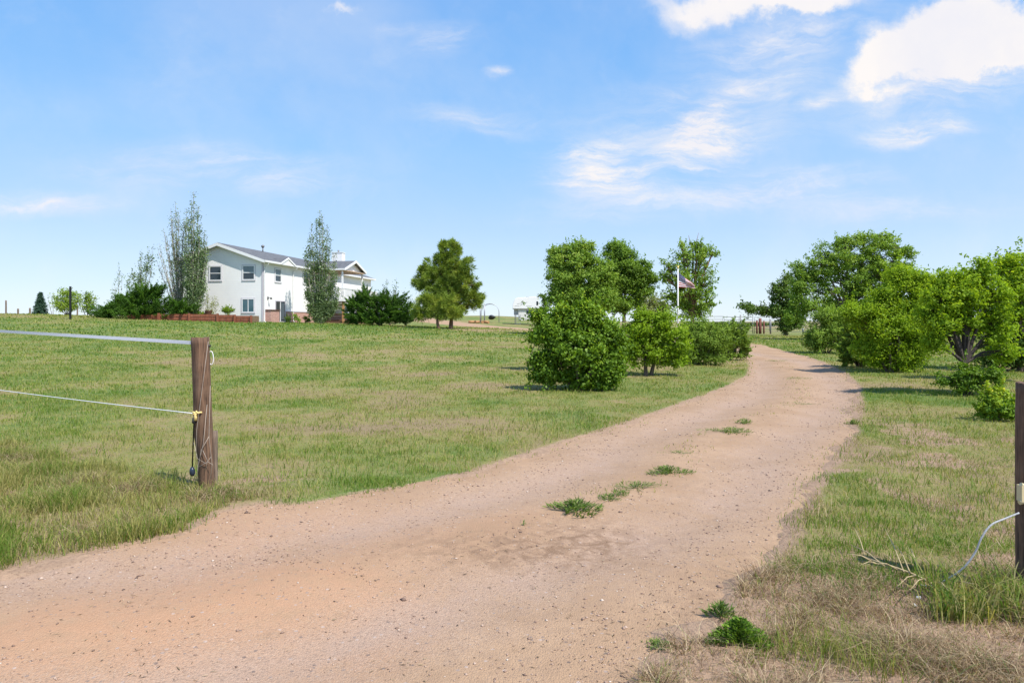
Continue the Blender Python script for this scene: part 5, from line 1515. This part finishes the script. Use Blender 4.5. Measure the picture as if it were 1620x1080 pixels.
# dry stalk lying in the grass
def on(px, py, up=.03):
    x_, y_ = hit(px, py); return Vector((x_, y_, float(ground_z(np.array([x_]), np.array([y_]))[0]) + up))
sk = thing('dry_stalk', 'long dry straw-coloured branch lying across the right verge below the rope', 'branch', tuple(on(1505, 955, 0)))
base_ = Vector(sk.location)
mainp = [on(1512, 957, .02), on(1460, 935, .05), on(1420, 925, .08), on(1385, 915, .09), on(1360, 903, .09)]
MB().tube([tuple(p_ - base_) for p_ in cr_(mainp, 3)], [.0075 - .0004 * i for i in range(13)], 6).build('stem', M['straw'], sk)
for i, (a_, b_) in enumerate((((1400, 918), (1345, 890)), ((1385, 913), (1338, 912)), ((1430, 928), (1400, 880)), ((1440, 930), (1418, 893)), ((1420, 925), (1385, 930)), ((1370, 906), (1352, 880)), ((1450, 935), (1420, 960)), ((1465, 938), (1440, 975)), ((1480, 945), (1500, 985)), ((1390, 915), (1360, 925)), ((1455, 935), (1440, 905)), ((1500, 950), (1540, 975)))):
    s0 = on(*a_, .07) - base_; s1 = on(*b_, .10 + .03 * (i % 3)) - base_
    MB().tube([tuple(s0), tuple((s0 + s1) / 2 + Vector((0, 0, .02))), tuple(s1)], [.004, .003, .0012], 5).build('side_twig', M['straw'], sk)
for i, (px, py) in enumerate(((1449, 967), (1454, 955))):
    p_ = on(px, py, .02)
    b_ = MB(); rr_ = random.Random(i)
    vs = [(rr_.uniform(-.014, .014), rr_.uniform(-.01, .01), rr_.uniform(-.012, .014)) for _ in range(7)]
    bm = bmesh.new(); [bm.verts.new(q) for q in vs]; bmesh.ops.convex_hull(bm, input=bm.verts)
    me = bpy.data.meshes.new('paper_scrap'); bm.to_mesh(me); me.materials.append(M['tape']); o = link(bpy.data.objects.new('paper_scrap', me)); o.location = p_
    tag(o, ('white crumpled scrap on the soil below the dry branch', 'smaller pale scrap just above the other below the dry branch')[i], 'litter')

# ------------------------------------------------------------------ far left: fence posts, black pole
for px, top, bot, lab, r_ in ((9.5, 475, 500, 'tallest grey post at the far left edge of the skyline', .075), (28.5, 488, 500, 'short grey post second from the left on the skyline', .085), (47.5, 487, 500, 'short grey post just left of the small spruce', .085), (122.5, 485, 500, 'short grey post between the two small trees on the skyline', .07)):
    D = 68
    X0 = (px - HX) / FPX * D; z0 = Tz(X0, D)
    o = rough_post('fence_post', M['post_wood_grey'], r_, EYE + (HY - top) / FPX * D - z0, int(px), None, .95, 10, 6)
    o.location = (X0, D, z0); tag(o, lab, 'post', 'fence posts on the left skyline')
D = 51; X0 = (111.3 - HX) / FPX * D
o = MB().box(-.055, .055, -.055, .055, -.2, EYE + (HY - 453) / FPX * D - Tz(X0, D)).build('black_pole', M['black'])
o.location = (X0, D, Tz(X0, D)); tag(o, 'thin square black pole standing alone in the left lawn', 'pole')

# ------------------------------------------------------------------ flag
DF = 42.0
X0 = (1072.5 - HX) / FPX * DF; z0 = Tz(X0, DF)
ph_ = EYE + (HY - 425) / FPX * DF - z0
FP = thing('flagpole', 'slim white flagpole standing among the trees', 'flagpole', (X0, DF, z0))
MB().tube([(0, 0, -.2), (0, 0, 2), (0, 0, ph_)], [.055, .048, .03], 10).build('pole', M['white'], FP)
eg = MB().tube([(0, 0, ph_), (0, 0, ph_ + .05), (0, 0, ph_ + .1), (0, 0, ph_ + .14)], [.03, .06, .05, .02], 8)
eg.tube([(-.11, 0, ph_ + .17), (0, 0, ph_ + .13), (.11, 0, ph_ + .17)], [.01, .035, .01], 6); eg.build('finial', M['gold'], FP)
def flag():
    nu, nv = 40, 26
    L_, Hh = 1.22, .9
    kf = DF / FPX
    vs = []
    for j in range(nv + 1):
        for i in range(nu + 1):
            u = i / nu; v_ = j / nv       # v 0 top
            zt = -.78 * u ** .95; zb = -.92 - .05 * u
            z = zt * (1 - v_) + zb * v_
            # gathered folds
            yo = (.07 + .10 * u) * math.sin(7.5 * u + 2.4 * v_) * u ** .5 + .16 * u * (1 - v_) * math.sin(9 * v_ + 2)
            x_ = .04 + L_ * .86 * u - .10 * u * v_ * (1 - v_) * 2
            vs.append((x_, yo, z + .02 * math.sin(8 * u + 3 * v_) * u))
    fs, mi = [], []
    for j in range(nv):
        for i in range(nu):
            a = j * (nu + 1) + i
            fs.append((a, a + nu + 1, a + nu + 2, a + 1))
            st = j * 13 // nv
            mi.append(2 if (i < nu * .4 and st < 7) else (0 if st % 2 == 0 else 1))
    mb_ = MB().add(vs, fs, True); sb = mb_; n0 = len(mb_.f)
    for rr in range(9):
        for cc in range(6 if rr % 2 == 0 else 5):
            u = (.033 + .066 * (cc + (0 if rr % 2 == 0 else .5))) ; v_ = (rr + 1) * (7 / 13) / 10
            i = u * nu; j = v_ * nv
            i0, j0 = int(i), int(j)
            c = Vector(vs[j0 * (nu + 1) + i0]).lerp(Vector(vs[j0 * (nu + 1) + i0 + 1]), i - i0)
            c2 = Vector(vs[(j0 + 1) * (nu + 1) + i0]); c = c + (c2 - Vector(vs[j0 * (nu + 1) + i0])) * (j - j0)
            for sg in (-1, 1):
                pts = []
                for q in range(10):
                    a = q * math.pi / 5; rd = .017 if q % 2 == 0 else .007
                    pts.append((c.x + rd * math.sin(a), c.y + sg * .009, c.z + rd * math.cos(a)))
                sb.add(pts, [tuple(range(10)) if sg > 0 else tuple(range(9, -1, -1))])
    mi += [1] * (len(mb_.f) - n0)
    o = mb_.build('flag', None, mats=[M['flag_red'], M['flag_white'], M['flag_blue']], matidx=mi)
    md = o.modifiers.new('thick', 'SOLIDIFY'); md.thickness = .006; md.offset = 0
    o.location = (X0, DF, EYE + (HY - 431) / FPX * DF)
    tag(o, 'red and white striped flag with starred blue canton drooping from the white flagpole', 'flag')
flag()

# ------------------------------------------------------------------ camper
def camper():
    D = 78.0; k = D / FPX
    cx = (834 - HX) * k; z0 = Tz(cx, D)
    root = thing('truck_camper', 'white slide-in camper raised on jacks beside the far gravel drive', 'camper', (cx, D, z0))
    def Q(px, py): return (px - 834) * k, EYE + (HY - py) * k - z0
    wh = simple('camper_white', (.82, .82, .82), .35, var=.03)
    gr = simple('camper_grey', (.42, .44, .45), .5, var=.05)
    def pr(pts, y0, y1, nm_, m_, par=root):
        b = MB(); b.prism([Q(*p_) for p_ in pts][::-1], y0, y1); o_ = b.build(nm_, m_, par)
        md = o_.modifiers.new('bev', 'BEVEL'); md.width = .04; md.segments = 2
        return o_
    pr([(811, 488), (811, 482), (814, 474), (818, 471.5), (846, 469.5), (852, 470.5), (853, 488)], -1.1, 1.1, 'overcab', wh)
    pr([(820, 507), (820, 488.4), (853, 488.4), (853, 507)], -.95, .95, 'body', simple('camper_lower', (.68, .68, .66), .5, var=.05))
    pr([(813, 498), (813, 488.6), (819.7, 488.6), (819.7, 498)], -.8, .8, 'nose_box', gr)
    pr([(811, 489.0), (811, 487.6), (853.5, 487.6), (853.5, 489.0)], -1.13, 1.13, 'trim_strip', gr)
    for px in (832.5, 837.3):
        b = MB(); x0, z1 = Q(px, 491.7); x1, z_0 = Q(px + 3.8, 496.5); b.box(x0, x1, -.975, -.953, z_0, z1); b.build('window', M['glass'], root)
    b = MB(); x0, z1 = Q(848.2, 477); x1, z_0 = Q(850.8, 483); b.box(x0, x1, -1.125, -1.103, z_0, z1); b.build('window', M['glass'], root)
    b = MB(); x0, z1 = Q(832, 470.3); x1, z_0 = Q(837.5, 471.8); b.box(x0, x1, -.3, .3, z_0, z1 + .06); b.build('roof_vent', M['vent'], root)
    dc = MB()
    for (a_, b_) in (((818, 481), (834, 478.5)), ((822, 484), (832, 479)), ((814, 484.3), (821, 484.3)), ((832, 484.5), (841, 484.5)), ((824, 482), (829, 477.5))):
        x0, z0_ = Q(*a_); x1, z1_ = Q(*b_)
        dc.add([(x0, -1.106, z0_ - .03), (x1, -1.106, z1_ - .02), (x1, -1.106, z1_ + .03), (x0, -1.106, z0_ + .03)], [(0, 1, 2, 3)])
    dc.build('decal', gr, root)
    for px, y_ in ((815, -.85), (815, .85), (851, -1.0), (851, 1.0)):
        x0, z1 = Q(px, 497); MB().box(x0 - .05, x0 + .05, y_ - .05, y_ + .05, -.1, z1).build('jack', M['vent'], root)
    x0, z1 = Q(817, 498)
    ld = MB(); ld.box(x0, x0 + .04, -1.0, -.96, 0, z1); ld.box(x0 + .4, x0 + .44, -1.0, -.96, 0, z1)
    for q in range(4): ld.box(x0 + .04, x0 + .4, -1.0, -.96, .25 * q + .1, .25 * q + .14)
    ld.build('ladder', M['grey_metal'], root)
camper()

# ------------------------------------------------------------------ hoop frame, dark heap, logs
def hoops():
    D = 80.0; k = D / FPX
    xa, xb = (760 - HX) * k, (789 - HX) * k
    w_ = (xb - xa) / 2; cx = (xa + xb) / 2; z0 = Tz(cx, D)
    root = thing('hoop_frame', 'bare metal hoop frame of pipes behind the pines', 'frame', (cx, D, z0))
    top = EYE + (HY - 480) * k - z0
    for j in range(4):
        y_ = j * 1.2
        pts = [(-w_, y_, 0 - .4)] + [(-w_ * math.cos(a), y_, top * .55 + top * .45 * math.sin(a)) for a in np.linspace(0, math.pi, 14)] + [(w_, y_, -.4)]
        MB().tube(pts, .017, 6).build('hoop', M['galv'], root)
    MB().tube([(0, 0, top), (0, 3.6, top)], .025, 6).build('ridge_pipe', M['galv'], root)
    for px in (760.8, 767.2):
        x_ = (px - HX) * k
        o = MB().tube([(0, 0, -.4), (0, 0, EYE + (HY - 481) * k - z0)], .075, 8).build('pipe_post', M['grey_metal']); o.location = (x_, D - 1.2, z0)
        tag(o, ('left of two thick grey posts seen just right of the tall pine', 'right of two thick grey posts seen just right of the tall pine')[px > 765], 'post')
    # dark covered heap
    r = np.random.RandomState(5)
    bm = bmesh.new()
    bmesh.ops.create_icosphere(bm, subdivisions=3, radius=.62)
    for v_ in bm.verts:
        n_ = .18 * (math.sin(5 * v_.co.x + 2) + math.sin(7 * v_.co.z + v_.co.x * 3))
        v_.co = Vector((v_.co.x * (.75 - .25 * v_.co.z), v_.co.y * .6, v_.co.z * .42)) * (1 + n_ * .5)
    me = bpy.data.meshes.new('covered_heap'); bm.to_mesh(me); me.materials.append(M['black'])
    o = link(bpy.data.objects.new('covered_heap', me)); x_ = (778 - HX) * k
    o.location = (x_, D + .5, EYE + (HY - 501.5) * k); tag(o, 'low dark covered heap inside the bare hoop frame', 'heap')
    for i, px in enumerate((748, 757, 765, 771)):
        x_ = (px - HX) * k
        o = MB().tube([(-.35, 0, 0), (.35, .1, .02 * i)], [.16, .14], 10).build('log', M['post_cedar'])
        o.location = (x_, D - 2.5, Tz(x_, D - 2.5) + .15); o.rotation_euler = (0, 0, i * .8)
        tag(o, ('leftmost cut log on the ground behind the pines', 'second cut log from the left behind the pines', 'third cut log from the left near the grey posts', 'rightmost cut log beside the covered heap')[i], 'log', 'cut logs behind the pines')
hoops()

# ------------------------------------------------------------------ corral
def corral():
    D = 72.0; k = D / FPX
    proto = thing('corral_fence', 'x', 'fence panel', (0, 0, 0), group='corral panels beyond the drive')
    Wp = 3.1; Hp = 1.75
    fr = MB().tube([(0, 0, .0), (0, 0, Hp), (Wp - .06, 0, Hp), (Wp - .06, 0, 0)], .03, 6); fr.build('frame', M['vent'], proto)
    for q in range(5):
        z_ = .28 + q * .29
        MB().tube([(0.03, 0, z_), (Wp - .09, 0, z_)], .022, 6).build('rail', M['vent'], proto)
    MB().tube([(Wp / 2, 0, .25), (Wp / 2, 0, Hp)], .02, 6).build('stile', M['vent'], proto)
    kids = list(proto.children)
    labs = ['pipe corral panel leftmost, behind the poplar foliage', 'pipe corral panel second from the left', 'pipe corral panel just left of the rusty posts', 'pipe corral panel between the rusty posts and the dark tree', 'pipe corral panel rightmost, right of the dark tree']
    for i in range(5):
        if i == 0: root = proto
        else:
            root = proto.copy(); link(root)
            for c in kids:
                d = c.copy(); link(d); d.parent = root
        x_ = 19.2 + i * Wp; y_ = D - .25 * i
        root.location = (x_, y_, Tz(x_, y_) - .03); root['label'] = labs[i]
    pl = ['left of the close pair', 'right of the close pair', 'single, in the middle', 'near the dark tree', 'far left and tall']
    for i, (px, top, m_, r_) in enumerate(((1197.5, 507, 'rust', .09), (1202.5, 503.5, 'rust', .14), (1208.5, 507.5, 'rust', .08), (1219, 505, 'vent', .08), (1171.5, 498, 'vent', .07), (1191, 502, 'vent', .04), (1153, 507, 'vent', .06), (1270.5, 517, 'vent', .08))):
        x_ = (px - HX) / FPX * (D - 1.5); z_ = Tz(x_, D - 1.5)
        o = MB().tube([(0, 0, -.2), (0, 0, EYE + (HY - top) / FPX * (D - 1.5) - z_)], r_, 8).build('corral_post', M[m_]); o.location = (x_, D - 1.5, z_)
        tag(o, ['slim rusty red corral post left of the thick one', 'thickest rusty red corral post', 'slim rusty red corral post right of the thick one', 'dark corral post beside the dark upright tree', 'tallest thin dark corral post', 'thinnest dark rod just left of the rusty posts', 'short dark corral post left of the tallest one', 'dark corral post right of the dark upright tree'][i], 'post', 'corral posts')
    # far treeline in the gap
    for i, (px, w2, h2, Dd) in enumerate(((1130, 22, 2.2, 300), (1190, 26, 1.8, 320), (1160, 14, 1.6, 340))):
        x_ = (px - HX) / FPX * Dd; z_ = Tz(x_, Dd)
        r = np.random.RandomState(70 + i)
        n = 900
        c = np.stack([r.uniform(-w2 / 2, w2 / 2, n), r.uniform(-2, 2, n), h2 * r.rand(n) ** .7], -1)
        V_ = leaf_geo(c, r.randn(n, 3), .9, .7, r)
        V_[:, 2] = np.maximum(V_[:, 2], 0)
        o = mesh_np('distant_hedge', V_, quads(n), M['leaf_dark'], attrs={'tint': np.repeat(r.rand(n), 4)}); o.location = (x_, Dd, z_)
        tag(o, ('left stretch of distant dark hedge seen through the corral', 'right stretch of distant dark hedge seen through the corral', 'farthest stretch of distant dark hedge seen through the corral')[i], 'hedge')
corral()
